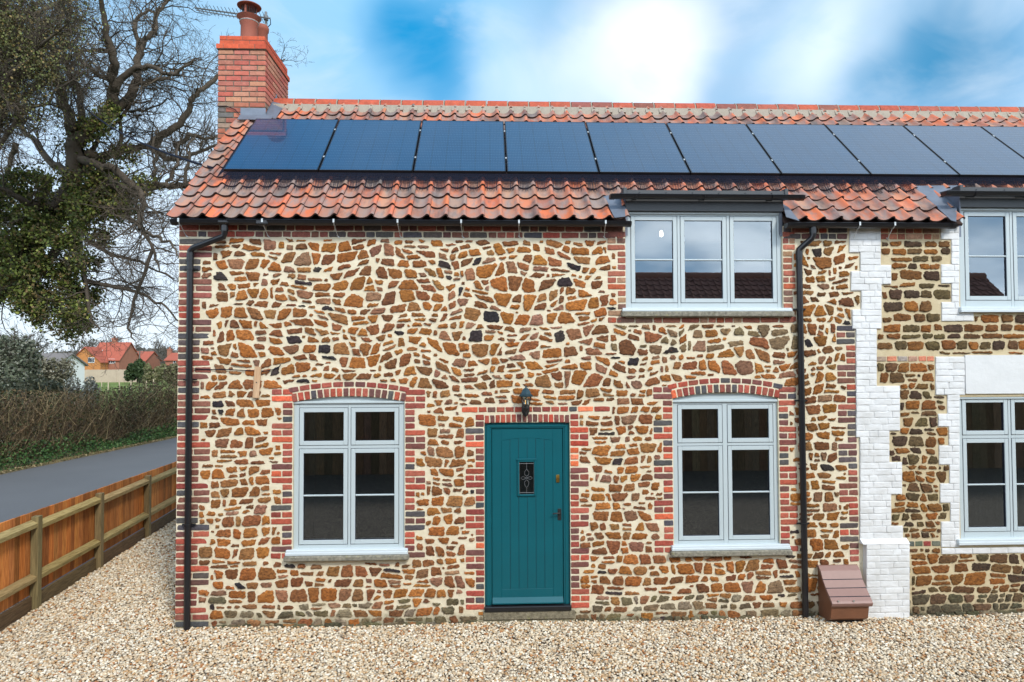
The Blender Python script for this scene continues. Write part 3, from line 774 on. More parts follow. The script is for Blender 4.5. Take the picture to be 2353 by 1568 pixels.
def fill_gaps(x0, x1, z0, z1, region, cell=.0075, target=4000):
    nx, nz = int((x1-x0)/cell), int((z1-z0)/cell); occ = np.zeros((nx+1, nz+1), bool)
    def mark(a, b, c, d): occ[max(0, int((a-x0)/cell)):max(0, int((c-x0)/cell)+1), max(0, int((b-z0)/cell)):max(0, int((d-z0)/cell)+1)] = True
    for o in OBS: mark(o[0]-.012, o[1]-.010, o[2]+.012, o[3]+.010)
    V_ = np.array(wall.v, dtype=float); mi_ = np.array(wall.m); idx = [f for f, q in zip(wall.f, wall.m) if q == 1]
    pts = set(i for f in idx for i in f); P_ = V_[list(pts)]; g = .016
    for dx_ in (-g, 0, g):
        for dz_ in (-g, 0, g):
            a = ((P_[:, 0]+dx_-x0)/cell).astype(int); b = ((P_[:, 2]+dz_-z0)/cell).astype(int); k = (a >= 0) & (a <= nx) & (b >= 0) & (b <= nz); occ[a[k], b[k]] = True
    n_ = 0
    for t in range(target):
        i, j = R.randrange(3, nx-3), R.randrange(3, nz-3)
        if occ[i, j]: continue
        a, b, c, d = i, i, j, j; mxw, mxh = int(.14/cell), int(.085/cell)
        for _ in range(14):
            if a > 0 and b-a < mxw and not occ[a-1, c:d+1].any(): a -= 1
            if b < nx and b-a < mxw and not occ[b+1, c:d+1].any(): b += 1
            if c > 0 and d-c < mxh and not occ[a:b+1, c-1].any(): c -= 1
            if d < nz and d-c < mxh and not occ[a:b+1, d+1].any(): d += 1
        w_, h_ = (b-a)*cell, (d-c)*cell
        if w_ < .030 or h_ < .022: continue
        X0, Z0_ = x0+a*cell, z0+c*cell; q = lambda m_: R.uniform(0, m_)
        poly = [(X0+q(.25)*w_, Z0_+q(.12)*h_), (X0+w_-q(.2)*w_, Z0_+q(.1)*h_), (X0+w_, Z0_+h_*R.uniform(.4, .7)), (X0+w_-q(.25)*w_, Z0_+h_-q(.1)*h_), (X0+q(.3)*w_, Z0_+h_), (X0, Z0_+h_*R.uniform(.3, .6))]
        stone(wall, poly, R.uniform(.007, .012), .005, stone_color(X0, Z0_, region), 1, step=.013, sub=.93); occ[a-2 if a > 1 else 0:b+3, c-2 if c > 1 else 0:d+3] = True; n_ += 1
    return n_
fill_gaps(XL+.05, X(1979), .0, Z(549), 'L', target=26000)
fill_gaps(X(2014), X(2204), .0, Z(836), 'R', target=6000)
fw_ = wall.build('front_wall', ['mortar', 'stone', 'mortar_yellow'], cot, smooth='auto')
# gable, back wall, foundation
RY = 2.25
EY = -.10
ez = Z(506, 1176, EY); rz = Z(248, 1176, RY)
theta = math.atan2(rz-ez, RY-EY); print('THETA', math.degrees(theta), 'eave', ez, 'ridge', rz, 'stones', c1, c2, c3)
ct, st = math.cos(theta), math.sin(theta)
SL = (RY-EY)/ct
nrm = np.array([0, -st, ct])
mb = MB()
for (xx, t_) in ((XL, .25), (XR, -.25)):
    g = [(xx+(-.002 if t_ < 0 else .002), .004, -.3), (xx, 2*RY, -.3), (xx, 2*RY, ez+.0), (xx, RY, rz-.12), (xx, .004, ez-.02)]
    mb.prism(g, None, (t_ if t_ > 0 else t_, 0, 0), 0); mb.build('side_wall', ['mortar'], cot); mb = MB()
mb = MB(); mb.box((XL, 2*RY-.25, -.3), (XR, 2*RY, ez)); mb.build('back_wall', ['mortar'], cot)

# ------------------------------------------------------------------ windows
def ring(mb, x0, z0, x1, z1, w, y0, y1, mi=0, bev=.004, wt=None):
    wt = wt or w
    mb.box((x0, y0, z0), (x0+w, y1, z1), mi, bev=bev); mb.box((x1-w, y0, z0), (x1, y1, z1), mi, bev=bev)
    mb.box((x0+w, y0+.0008, z0), (x1-w, y1, z0+w), mi, bev=bev*.6); mb.box((x0+w, y0+.0008, z1-wt), (x1-w, y1, z1), mi, bev=bev*.6)
def make_window(O, cols, rows, yb, label, bars, arch=None, sw=.047, headwhite=True, fo=.05, room=True):
    """O opening; cols: list of (x0,x1) sashes; rows: list of (z0,z1); bars: rows with a glazing bar z or None"""
    x0, z0, x1, z1 = O
    fr = MB(); g = .0028
    y0, y1 = yb, yb+.07
    xs = [x0]+[q for c in cols for q in c]+[x1]; zs = [z0]+[q for r in sorted(rows) for q in r]+[z1]
    for a, b in zip(xs[::2], xs[1::2]): fr.box((a, y0, z0), (b-0, y1, z1), 0, bev=.004)
    for a, b in zip(zs[::2], zs[1::2]):
        for (c, d) in cols: fr.box((c+.0006, y0+.0012, a+.001), (d-.0006, y1-.002, b-.001), 0, bev=.002)
    fr.box((x0+.02, y1-.012, z0+.02), (x1-.02, y1-.004, z1-.02), 1) if False else None
    if headwhite:
        fr.box((x0-.004, y0-.022, z1-.028), (x1+.004, y0+.003, z1), 0, bev=.005)
    w = fr.build('window', ['frame', 'gasket'], cot); w['label'] = label
    for (c, d) in cols:
        for (a, b), bar in zip(rows, bars):
            s = MB(); s.box  # sash ring with dark seal line around it
            ring(s, c+g, a+g, d-g, b-g, sw, y0-.004, y0+.05)
            # seal strip in the gap
            e = .0045
            for bx in (((c-.0005, y0-.0012, a), (c+g, y0+.02, b)), ((d-g, y0-.0012, a), (d+.0005, y0+.02, b)), ((c, y0-.0012, a-.0005), (d, y0+.02, a+g)), ((c, y0-.0012, b-g), (d, y0+.02, b+.0005))):
                s.box(*bx, 1)
            gi = .0022; q0, q1, r0, r1 = c+g+sw, d-g-sw, a+g+sw, b-g-sw
            for bx in (((q0-.001, y0+.004, r0), (q0+gi, y0+.04, r1)), ((q1-gi, y0+.004, r0), (q1+.001, y0+.04, r1)), ((q0, y0+.004, r1-gi), (q1, y0+.04, r1+.001)), ((q0, y0+.004, r0-.001), (q1, y0+.04, r0+gi))):
                s.box(*bx, 1)
            s.build('sash', ['frame', 'gasket'], w)
            p = MB(); p.face([(q0, y0+.018, r0), (q1, y0+.018, r0), (q1, y0+.018, r1), (q0, y0+.018, r1)]); p.build('pane', ['glass'], w)
            if bar is not None:
                bb = MB(); bb.box((q0, y0-.001, bar-.0095), (q1, y0+.012, bar+.0095), 0, bev=.005); bb.build('glazing_bar', ['frame'], w)
    if arch:
        cx, hw, Rr, zc = arch; am = MB(); N_ = 20; pts = []
        for i in range(N_+1):
            u = x0+(x1-x0)*i/N_; pts.append((u, y0+.004, zc+math.sqrt(Rr*Rr-(u-cx)**2)-.001))
        am.prism([(x0, y0+.004, z1-.003)]+pts+[(x1, y0+.004, z1-.003)], None, (0, .04, 0)); am.build('arched_head', ['frame'], w)
    # plastered reveal and dark room behind
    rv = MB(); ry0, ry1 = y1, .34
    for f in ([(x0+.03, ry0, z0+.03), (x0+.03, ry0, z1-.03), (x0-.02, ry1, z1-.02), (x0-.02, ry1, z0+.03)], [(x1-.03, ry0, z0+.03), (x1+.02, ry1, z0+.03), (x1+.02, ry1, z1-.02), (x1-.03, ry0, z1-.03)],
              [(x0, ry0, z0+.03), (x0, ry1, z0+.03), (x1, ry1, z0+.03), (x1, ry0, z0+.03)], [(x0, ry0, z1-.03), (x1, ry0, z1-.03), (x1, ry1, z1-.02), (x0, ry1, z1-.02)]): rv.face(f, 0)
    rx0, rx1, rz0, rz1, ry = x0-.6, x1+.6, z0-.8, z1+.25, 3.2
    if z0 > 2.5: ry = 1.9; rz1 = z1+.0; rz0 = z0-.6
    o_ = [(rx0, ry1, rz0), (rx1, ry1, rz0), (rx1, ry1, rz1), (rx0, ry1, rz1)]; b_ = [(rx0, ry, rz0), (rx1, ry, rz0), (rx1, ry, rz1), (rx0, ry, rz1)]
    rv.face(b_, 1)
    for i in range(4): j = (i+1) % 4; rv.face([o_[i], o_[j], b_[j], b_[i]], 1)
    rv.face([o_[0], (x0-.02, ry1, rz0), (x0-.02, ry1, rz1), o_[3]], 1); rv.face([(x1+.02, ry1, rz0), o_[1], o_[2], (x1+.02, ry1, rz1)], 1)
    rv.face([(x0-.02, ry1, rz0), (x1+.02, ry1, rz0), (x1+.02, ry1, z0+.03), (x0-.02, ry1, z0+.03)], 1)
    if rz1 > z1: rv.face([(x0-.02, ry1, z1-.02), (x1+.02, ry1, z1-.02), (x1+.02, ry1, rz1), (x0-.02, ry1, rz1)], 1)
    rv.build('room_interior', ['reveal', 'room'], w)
    return w
def sill(w, x0, x1, zt, zmid, zb, lab=None, stone_=True, yo=-.075):
    s = MB(); s.box((x0+.015, -.045, zmid), (x1-.015, .055, zt), 0, bev=.006)
    s.box((x0+.012, -.055, zmid), (x1-.012, -.04, zmid+(zt-zmid)*.55), 0, bev=.004); s.build('sill', ['framewhite'], w)
    if stone_:
        k = MB(); n = 16
        for i in range(n):
            a = x0+(x1-x0)*i/n; b = x0+(x1-x0)*(i+1)/n
        k.box((x0, yo, zb), (x1, .03, zmid-.002), 0, bev=.01, t=(.24, .22, .18)); o = k.build('stone_sill', ['stonesill'], w)
YB = .03
def cols_from(pxs, py, ): return [(X(a, py, YB), X(b, py, YB)) for a, b in pxs]
# lower left
w = make_window(O_lo1, cols_from([(687, 799.5), (806, 916.5)], 1100), [(Z(1023.5, 800, YB), Z(937, 800, YB)), (Z(1251, 800, YB), Z(1031, 800, YB))], YB,
    'grey casement window with arched head left of the teal door', [None, Z(1138.5, 800, YB)], A1)
sill(w, X(655.5, 1275), X(941, 1275), Z(1261, 800), Z(1273, 800), Z(1285.5, 800))
w = make_window(O_lo2, cols_from([(1558, 1661.5), (1672.5, 1778)], 1100), [(Z(1017.5, 1668, YB), Z(930, 1668, YB)), (Z(1241, 1668, YB), Z(1024.5, 1668, YB))], YB,
    'grey casement window with arched head right of the teal door', [None, Z(1131.5, 1668, YB)], A2)
sill(w, X(1539, 1265), X(1815, 1265), Z(1251, 1668), Z(1262, 1668), Z(1275, 1668))
w = make_window(O_up1, cols_from([(1449.5, 1556.5), (1563.5, 1670), (1677, 1785)], 600), [(Z(696.5, 1600, YB), Z(497.5, 1600, YB))], YB,
    'three-light grey window rising through the eaves above the right-hand arched window', [Z(597.5, 1600, YB)], None)
W_up1 = w
sill(w, X(1426, 714), X(1819, 714), Z(708.5, 1610), Z(716.5, 1610), Z(729, 1610))
c0 = X(2217, 600, YB); cw = X(2322, 600, YB)-c0; gp = .034
w = make_window(O_up2, [(c0+i*(cw+gp), c0+i*(cw+gp)+cw) for i in range(3)], [(Z(690.5, 2260, YB), Z(487.5, 2260, YB))], YB,
    'grey window under the second dormer at the right edge', [Z(589, 2260, YB)], None)
O_up2 = O_up2
sill(w, X(2199, 712), O_up2[2]+.1, Z(706, 2260), Z(718.5, 2260), 0, stone_=False)
c0 = X(2213, 1080, YB); cw = X(2319, 1080, YB)-c0
w = make_window(O_lo3, [(c0+i*(cw+gp), c0+i*(cw+gp)+cw) for i in range(3)], [(Z(1000, 2260, YB), Z(915.5, 2260, YB)), (Z(1222, 2260, YB), Z(1008, 2260, YB))], YB,
    'grey window set in white brickwork at the right edge', [None, Z(1114, 2260, YB)], None)
sill(w, X(2194, 1245), O_lo3[2]+.1, Z(1237, 2260), Z(1250, 2260), 0, stone_=False)

# ------------------------------------------------------------------ door
dz0 = Z(1391, 1212); YD = .05
lx0, lx1 = X(1130.5, 1200, YD), X(1293.5, 1200, YD); lz0, lz1 = dz0+.004, Z(985, 1212, YD)
dl = MB()
yl = YD
dl.box((lx0, yl, lz0), (lx1, yl+.05, lz1), 0, bev=.003)
bx0, bx1 = X(1152.5, 1200, YD), X(1271, 1200, YD); bz0 = Z(1353, 1212, YD); bzs = Z(1013, 1212, YD); bza = Z(1006.5, 1212, YD)
wx0, wx1, wz0, wz1 = X(1193, 1100, YD), X(1227, 1100, YD), Z(1135.5, 1212, YD), Z(1061.5, 1212, YD)
# stiles and rails laid 5 mm proud, boards in between with V grooves
dl.box((lx0+.001, yl-.006, lz0+.001), (bx0, yl, lz1-.001), 0, bev=.003); dl.box((bx1, yl-.006, lz0+.001), (lx1-.001, yl, lz1-.001), 0, bev=.003)
dl.box((bx0, yl-.0057, lz0+.001), (bx1, yl, bz0), 0, bev=.003)
N_ = 16; hw = (bx1-bx0)/2; rs = bza-bzs; RR = (hw*hw+rs*rs)/(2*rs)
pts = [(bx0+2*hw*i/N_, yl-.0057, (bza-RR)+math.sqrt(RR*RR-(-hw+2*hw*i/N_)**2)) for i in range(N_+1)]
for p, q in zip(pts, pts[1:]):
    dl.prism([p, q, (q[0], q[1], lz1-.001), (p[0], p[1], lz1-.001)], None, (0, .006, 0))
for i in range(6):
    a = bx0+(bx1-bx0)*i/6; b = bx0+(bx1-bx0)*(i+1)/6
    ztop_ = min((bza-RR)+math.sqrt(RR*RR-(q-(bx0+bx1)/2)**2) for q in (a, b))+.004
    if a+.01 < wx1 and b-.01 > wx0:
        dl.box((a+.0022, yl-.004, bz0), (b-.0022, yl, wz0), 0, bev=.002); dl.box((a+.0022, yl-.004, wz1), (b-.0022, yl, ztop_), 0, bev=.002)
    else: dl.box((a+.0022, yl-.004, bz0), (b-.0022, yl, ztop_), 0, bev=.002)
    if i: dl.box((a-.0022, yl-.001, bz0), (a+.0022, yl+.001, bza-.01), 1)
# vision panel moulding and weather bar
ring(dl, wx0-.022, wz0-.022, wx1+.022, wz1+.022, .022, yl-.022, yl+.002, 0, bev=.006)
dl.box((wx0-.03, yl-.026, wz1+.02), (wx1+.03, yl-.002, wz1+.036), 0, bev=.004)
dl.prism([(lx0+.004, yl-.006, lz0+.01), (lx0+.004, yl-.05, lz0+.01), (lx0+.004, yl-.05, lz0+.022), (lx0+.004, yl-.006, lz0+.07)], None, (lx1-lx0-.008, 0, 0), 0)
door = dl.build('front_door', ['teal', 'tealgroove'], cot); door['label'] = 'teal boarded front door with small leaded window'
fr = MB(); fx0, fx1 = da+.002, db-.002
fr.box((fx0, .03, dz0-.005), (lx0-.004, .12, lz1+.004), 0, bev=.004); fr.box((lx1+.004, .03, dz0-.005), (fx1, .12, lz1+.004), 0, bev=.004)
fr.box((fx0+.022, .022, dz0-.004), (lx0-.022, .04, lz1+.02), 0, bev=.003); fr.box((lx1+.022, .022, dz0-.004), (fx1-.022, .04, lz1+.02), 0, bev=.003)
fr.box((fx0, .031, lz1+.004), (fx1, .12, dt-.004), 0, bev=.004); fr.box((fx0+.022, .0225, lz1+.02), (fx1-.022, .04, lz1+.045), 0, bev=.003)
N_ = 12
for i in range(N_):
    u0, u1 = -1+2*i/N_, -1+2*(i+1)/N_; cx = (fx0+fx1)/2; hw = (fx1-fx0)/2
    f_ = lambda u: dt+.003-.014*u*u
    fr.prism([(cx+u0*hw, .03, dt-.016), (cx+u1*hw, .03, dt-.016), (cx+u1*hw, .03, f_(u1)), (cx+u0*hw, .03, f_(u0))], None, (0, .05, 0))
fr.build('door_frame', ['teal'], door)
gl = MB(); gl.face([(wx0, yl-.008, wz0), (wx1, yl-.008, wz0), (wx1, yl-.008, wz1), (wx0, yl-.008, wz1)]); gl.build('glass_pane', ['dglass'], door)
ld = MB(); cxw, czw = (wx0+wx1)/2, (wz0+wz1)/2; hx, hz = (wx1-wx0)/2, (wz1-wz0)/2
def lead(pts): ld.tube([(cxw+a*hx, yl-.011, czw+b*hz) for a, b in pts], .0022, 5)
for s in (-1, 1):
    lead([(0, .1), (s*.28, .22), (s*.3, .38), (0, .55)]); lead([(0, -.1), (s*.3, -.25), (s*.26, -.42), (0, -.6)])
    lead([(0, 0), (s*.5, .1), (s*.8, .0), (s*.5, -.1), (0, 0)]); lead([(s*.98, -.98), (s*.98, .98)])
lead([(-1, .9), (1, .9)]); lead([(-1, -.9), (1, -.9)]); lead([(0, .55), (0, .95)]); lead([(0, -.6), (0, -.95)])
ld.build('lead_came', ['aerial'], door)
lk = MB(); kx, kz = X(1281.5, 1100, YD), Z(1100.5, 1212, YD)
lk.box((kx-.02, yl-.016, kz-.044), (kx+.02, yl-.005, kz+.044), 0, bev=.004); lk.lathe((kx, yl-.03, kz+.008), [(.0135, 0), (.0145, .006), (.0145, .015)], 16, 0, axis='y')
lk.build('lock', ['brass'], door, smooth='auto')
hd = MB(); kx, kz = X(1285.5, 1183, YD), Z(1183, 1212, YD)
hd.box((kx-.021, yl-.013, kz-.066), (kx+.021, yl-.005, kz+.066), 0, bev=.004); hd.lathe((kx, yl-.045, kz+.02), [(.01, 0), (.012, .01), (.012, .034)], 12, 0, axis='y')
hd.tube([(kx, yl-.045, kz+.02), (kx-.03, yl-.052, kz+.023), (kx-.065, yl-.052, kz+.02), (kx-.082, yl-.048, kz+.016)], [.008, .007, .0085, .006], 10); hd.lathe((kx, yl-.017, kz-.03), [(.007, 0), (.007, .008)], 10, 0, axis='y')
hd.build('handle', ['iron'], door, smooth='auto')
th = MB(); th.box((da-.004, -.035, dbot+.0), (db+.004, .12, dz0-.004), 0, bev=.006); th.build('threshold', ['black'], door)
for (fa, fb) in ((XL+.35, da-.03), (db+.06, X(1872, 1420)), (X(2037, 1425), XR)):
    fm = MB(); u = fa
    while u < fb:
        w_ = R.uniform(.09, .22); e_ = min(u+w_, fb)
        stone(fm, [(u+.003, -.06), (e_-.003, -.06), (e_-.006, R.uniform(.015, .055)), (u+.006, R.uniform(.015, .055))], R.uniform(.018, .034), .007, jit(R.choice([(.12, .11, .065), (.16, .135, .085), (.09, .085, .05), (.20, .17, .12)]), .15), 0, step=.02, sub=.9); u = e_
    fm.build('footing', ['stone'], cot)
st_ = MB(); st_.box((da-.02, -.02, Z(1424, 1212)), (db+.05, .1, dbot-.003), 0, bev=.012, t=(.2, .17, .12)); st_.build('door_step', ['stonesill'], cot)
obs(da-.02, -.4, db+.05, dbot)

# ------------------------------------------------------------------ pantile roof
TW = .2035; GA = .2345
PROF = [(0, .026), (.05, .017), (.14, .007), (.26, .001), (.40, .0), (.54, .003), (.66, .011), (.76, .025), (.83, .038), (.89, .045), (.95, .045), (1.01, .037), (1.045, .028)]
def dorm_skip(x, s):
    yy = EY+s*ct
    if xw0-.02 < x < xw1+.02 and yy < .26: return True
    if x > O_up2[0]-.03 and yy < .30: return True
    if x < XL+.30 and abs(0) and False: return True
    return False
def roofpt(x, s, n): return (x, EY+s*ct-n*st, ez+s*st+n*ct)
def pantiles(name, x0, x1, nrow, rp, skip, mats, parent, tintf, tiltf=.030, th=.019, flip=False):
    V = []; F = []; T = []; MI = []
    ncol = int(round((x1-x0)/TW)); np_ = len(PROF); ns = 4; LEN = GA+.05
    for r in range(nrow):
        for c in range(ncol):
            xa_ = x0+c*TW; s0 = r*GA-.03
            if skip(xa_+TW/2, s0+GA*.5): continue
            t = tintf(); k = len(V); gw = R.choice((.0, .25, .45, .6, .75)); gcol = R.choice([(.36, .235, .165), (.28, .20, .155), (.42, .25, .165), (.17, .14, .12)])
            jn = R.uniform(-.003, .004); js = R.uniform(-.008, .008); jx = R.uniform(-.003, .003); sk = R.uniform(-.006, .006)
            for lay in (0, 1):
                for i in range(ns):
                    q = i/(ns-1); s = s0+js+LEN*q
                    for (u, h) in PROF:
                        n = h*1.05+tiltf*(1-q)+.012+jn-(th if lay else 0)+(u-.5)*sk
                        sag = 0.008*math.sin(math.pi*max(0, min(1, (u-.1)/.7))) if i == 0 else 0
                        V.append(rp(xa_+jx+u*TW, s-sag, n))
            A = lambda lay, i, j: k+lay*ns*np_+i*np_+j
            for i in range(ns-1):
                for j in range(np_-1):
                    wgt = gw*(0, .35, .8, 1, 1, .9, .55, .2, 0, 0, 0, 0)[j]; tj = tuple(p_*(1-wgt)+q_*wgt for p_, q_ in zip(t, gcol)) if mats[0] == 'tile' else t
                    F.append((A(0, i, j), A(0, i, j+1), A(0, i+1, j+1), A(0, i+1, j))); MI.append(0); T.append(tj)
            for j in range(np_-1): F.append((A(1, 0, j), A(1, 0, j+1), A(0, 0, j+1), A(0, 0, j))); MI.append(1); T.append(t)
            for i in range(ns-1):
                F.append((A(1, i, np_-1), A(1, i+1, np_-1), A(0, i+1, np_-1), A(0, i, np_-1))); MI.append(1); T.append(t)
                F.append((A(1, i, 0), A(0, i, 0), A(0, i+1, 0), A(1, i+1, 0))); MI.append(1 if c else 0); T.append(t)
    return npmesh(name, np.array(V), np.array(F), mats, np.array(T), smooth=False, parent=parent, mi=MI)
def tt():
    u = R.random()
    c = R.choice([(.54, .140, .058), (.58, .150, .062), (.49, .138, .068), (.51, .165, .085), (.40, .135, .08)])
    if u < .10: c = R.choice([(.28, .17, .13), (.33, .14, .09)])
    return jit(c, .12)
nrow = int(SL/GA)+1
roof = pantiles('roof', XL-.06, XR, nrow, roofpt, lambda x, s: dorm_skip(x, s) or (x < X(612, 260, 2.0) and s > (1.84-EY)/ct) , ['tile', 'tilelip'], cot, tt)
roof.data.polygons.foreach_set('use_smooth', [True]*len(roof.data.polygons)); roof.data.set_sharp_from_angle(angle=rad(50))
ub = MB()
def slab(x0, x1, s0, s1): ub.prism([roofpt(x0, s0, -.02), roofpt(x1, s0, -.02), roofpt(x1, s1, -.02), roofpt(x0, s1, -.02)], None, (0, .03*st, -.03*ct))
slab(XL-.03, xw0-.0, 0, SL); slab(xw1, O_up2[0]-.01, 0, SL); slab(xw0, xw1, (.30-EY)/ct, SL); slab(O_up2[0]-.01, XR, (.34-EY)/ct, SL)
# rear slope
ub.prism([(XL-.03, RY, rz), (XR, RY, rz), (XR, 2*RY+.15, ez-.05), (XL-.03, 2*RY+.15, ez-.05)], None, (0, 0, -.05))
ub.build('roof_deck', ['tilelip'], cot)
# ridge
rg = MB(); x = X(633, 228, RY); i = 0; RL = .312
while x < XR:
    t = jit(R.choice([(.42, .085, .04), (.38, .075, .04), (.33, .08, .05), (.22, .07, .05)]) if x > 1 else R.choice([(.44, .085, .04), (.40, .08, .04)]), .1)
    k = len(rg.v); n = 10; dz = R.uniform(-.004, .004)
    for (xx, rr) in ((x, .118), (x+.02, .121), (x+RL-.03, .121), (x+RL-.016, .117)):
        for j in range(n+1):
            a = math.pi*j/n; rg.v.append((xx, RY-rr*math.cos(a)*1.02, rz-.03+dz+rr*math.sin(a)))
    for s in range(3):
        for j in range(n): rg.f.append((k+s*(n+1)+j, k+(s+1)*(n+1)+j, k+(s+1)*(n+1)+j+1, k+s*(n+1)+j+1)); rg.m.append(0); rg.t.append(t)
    rg.tube([(x+RL-.017, RY-.118*math.cos(math.pi*j/8), rz-.03+.118*math.sin(math.pi*j/8)) for j in range(9)], .010, 6, 1)
    x += RL; i += 1
# mortar bedding under the ridge
N_ = int((XR-X(633, 228, RY))/.05)
for i in range(N_):
    xx = X(633, 228, RY)+i*.05; dn = .0+.02*mnoise.noise((xx*3, 0, 0)); 
    u = ((xx-(XL-.06))/TW) % 1; cr = .014 if .65 < u < 1.0 else -.012
    sw_ = SL-.265-dn-(.05 if cr < 0 else 0); q1 = roofpt(0, sw_, .060 if cr > 0 else .020); q2 = roofpt(0, SL-.16, .085); b = [(RY-.115, rz-.035), (q2[1], q2[2]), (q1[1], q1[2]), (RY-.05, rz-.25), (RY, rz-.05)]
    rg.prism([(xx, p, q) for p, q in b], None, (.0505, 0, 0), 1)
rg.build('ridge', ['ridge', 'bed'], roof, smooth='auto')

# ------------------------------------------------------------------ dormers
def dormer(xa_, xb_, pxc, zf0, zf1, zg, lab, skipend=False):
    e = empty('dormer', (0, 0, 0)); e.parent = cot; e['label'] = lab
    m1 = MB(); ztop = zf1
    m1.box((xa_, -.035, zf0), (xb_, .01, zf1-.02), 0, bev=.003); m1.build('fascia', ['darkgrey'], e)
    m2 = MB(); m2.prism([(xa_-.03, -.07, ztop-.035), (xa_-.03, -.07, ztop+.02), (xa_-.03, .42, ztop+.06), (xa_-.03, .42, ztop)], None, (xb_-xa_+.06, 0, 0), 0)
    for i in range(6):
        xx = xa_+(xb_-xa_)*(i+.5)/6; m2.lathe((xx, -.078, ztop-.008), [(.006, 0), (.006, .01)], 8, 1, axis='y')
    for q in (xa_-.035, xb_-.005): m2.box((q, -.085, ztop-.045), (q+.045, .05, ztop+.045), 0, bev=.006)
    m2.build('dormer_roof', ['darkgrey', 'black'], e)
    m3 = MB()
    for q in (xa_, xb_-.03): m3.prism([(q, .0, ZE-.1), (q, .0, ztop-.03), (q, .42, ztop-.01), (q, .42, ez+.3)], None, (.03, 0, 0), 0); m3.build('dormer_cheek', ['lead'], e); m3 = MB()
    return e
zg1 = Z(446, 1620, -.07)
d1 = dormer(xw0+.0, xw1-.0, 1617, O_up1[3]+.0, Z(443, 1620, -.05), 0, 'black flat dormer head over the three-light window')
d2 = dormer(O_up2[0]+.0, O_up2[2], 2300, O_up2[3]+.0, Z(436, 2280, -.05), 0, 'black flat dormer head at the right edge')
def gutter(x0, x1, z, y, parent, brk, end0=True, end1=True, r=.052, mats=('black', 'galv'), bt='hook'):
    g = MB(); n = 10
    for xx0, xx1, rr in [(x0, x1, r)]+[(q, q+.05, r+.005) for q in (x0-.012, x1-.038)]:
        k = len(g.v)
        for xx in (xx0, xx1):
            for q in (rr, rr-.004):
                for j in range(n+1):
                    a = math.pi+math.pi*j/n; g.v.append((xx, y+q*math.cos(a), z+q*math.sin(a)*1.0))
        m_ = n+1
        for j in range(n):
            g.f += [(k+j, k+j+1, k+2*m_+j+1, k+2*m_+j), (k+m_+j, k+3*m_+j, k+3*m_+j+1, k+m_+j+1), (k+j, k+m_+j, k+m_+j+1, k+j+1), (k+2*m_+j, k+2*m_+j+1, k+3*m_+j+1, k+3*m_+j)]
            g.m += [0]*4; g.t += [(1, 1, 1)]*4
        for (a_, b_) in ((0, m_), (n, m_+n)): g.f.append((k+a_, k+b_, k+2*m_+b_, k+2*m_+a_)); g.m.append(0); g.t.append((1, 1, 1))
    for xx in (x0-.012, x1+.008):
        g.face([(xx, y+(r+.003)*math.cos(math.pi+math.pi*j/n), z+(r+.003)*math.sin(math.pi+math.pi*j/n)) for j in range(n+1)], 0)
    # front rolled lip
    g.tube([(x0, y-r, z), (x1, y-r, z)], .0065, 6, 0)
    o = g.build('gutter', [mats[0]], parent, smooth='auto')
    for bx in brk:
        b = MB()
        if bt == 'hook':
            b.tube([(bx, y+(r+.004)*math.cos(a), z+(r+.004)*math.sin(a)) for a in [math.pi*(1+j/7) for j in range(8)]], .006, 5)
            b.box((bx-.01, y-r-.008, z-.03), (bx+.01, y-r-.003, z+.012), 0, bev=.002)
            b.tube([(bx, y, z-r-.006), (bx+.012, -.012, z-r-.10)], .004, 5); b.tube([(bx-.0, -.012, z-r-.085), (bx+.03, -.012, z-r-.115)], .0055, 5)
            b.build('bracket', [mats[1]], o)
        else:
            b.tube([(bx, y+(r+.004)*math.cos(a), z+(r+.004)*math.sin(a)) for a in [math.pi*(1+j/7) for j in range(8)]], .008, 5)
            b.tube([(bx, y, z-r-.004), (bx-.02, -.036, z-r+.02)], .006, 5); b.build('bracket', [mats[0]], o)
    return o
GY = -.125; GZ = Z(510, 1176, GY)
gx0, gx1 = X(398, 510, GY), X(1447, 510, GY)
g1 = gutter(gx0, gx1, GZ, GY, cot, [X(q, 512, GY) for q in (415, 606, 769, 915, 1060, 1192, 1390)])
g1['label'] = 'long black gutter left of the first dormer'
g2 = gutter(X(1808, 516, GY), X(2190, 516, GY), GZ-.006, GY, cot, [X(q, 516, GY) for q in (1970, 2050)])
# add one more hook near the outlet
gz3 = Z(450, 1620, -.12)
gutter(X(1403, 455, -.12), X(1843, 455, -.12), gz3, -.125, d1, [X(q, 455, -.12) for q in (1460, 1616, 1772)], bt='b', r=.048)
gutter(X(2170, 446, -.12), O_up2[2]+.1, Z(443, 2280, -.12), -.125, d2, [X(q, 450, -.12) for q in (2236, 2352)], bt='b', r=.048)
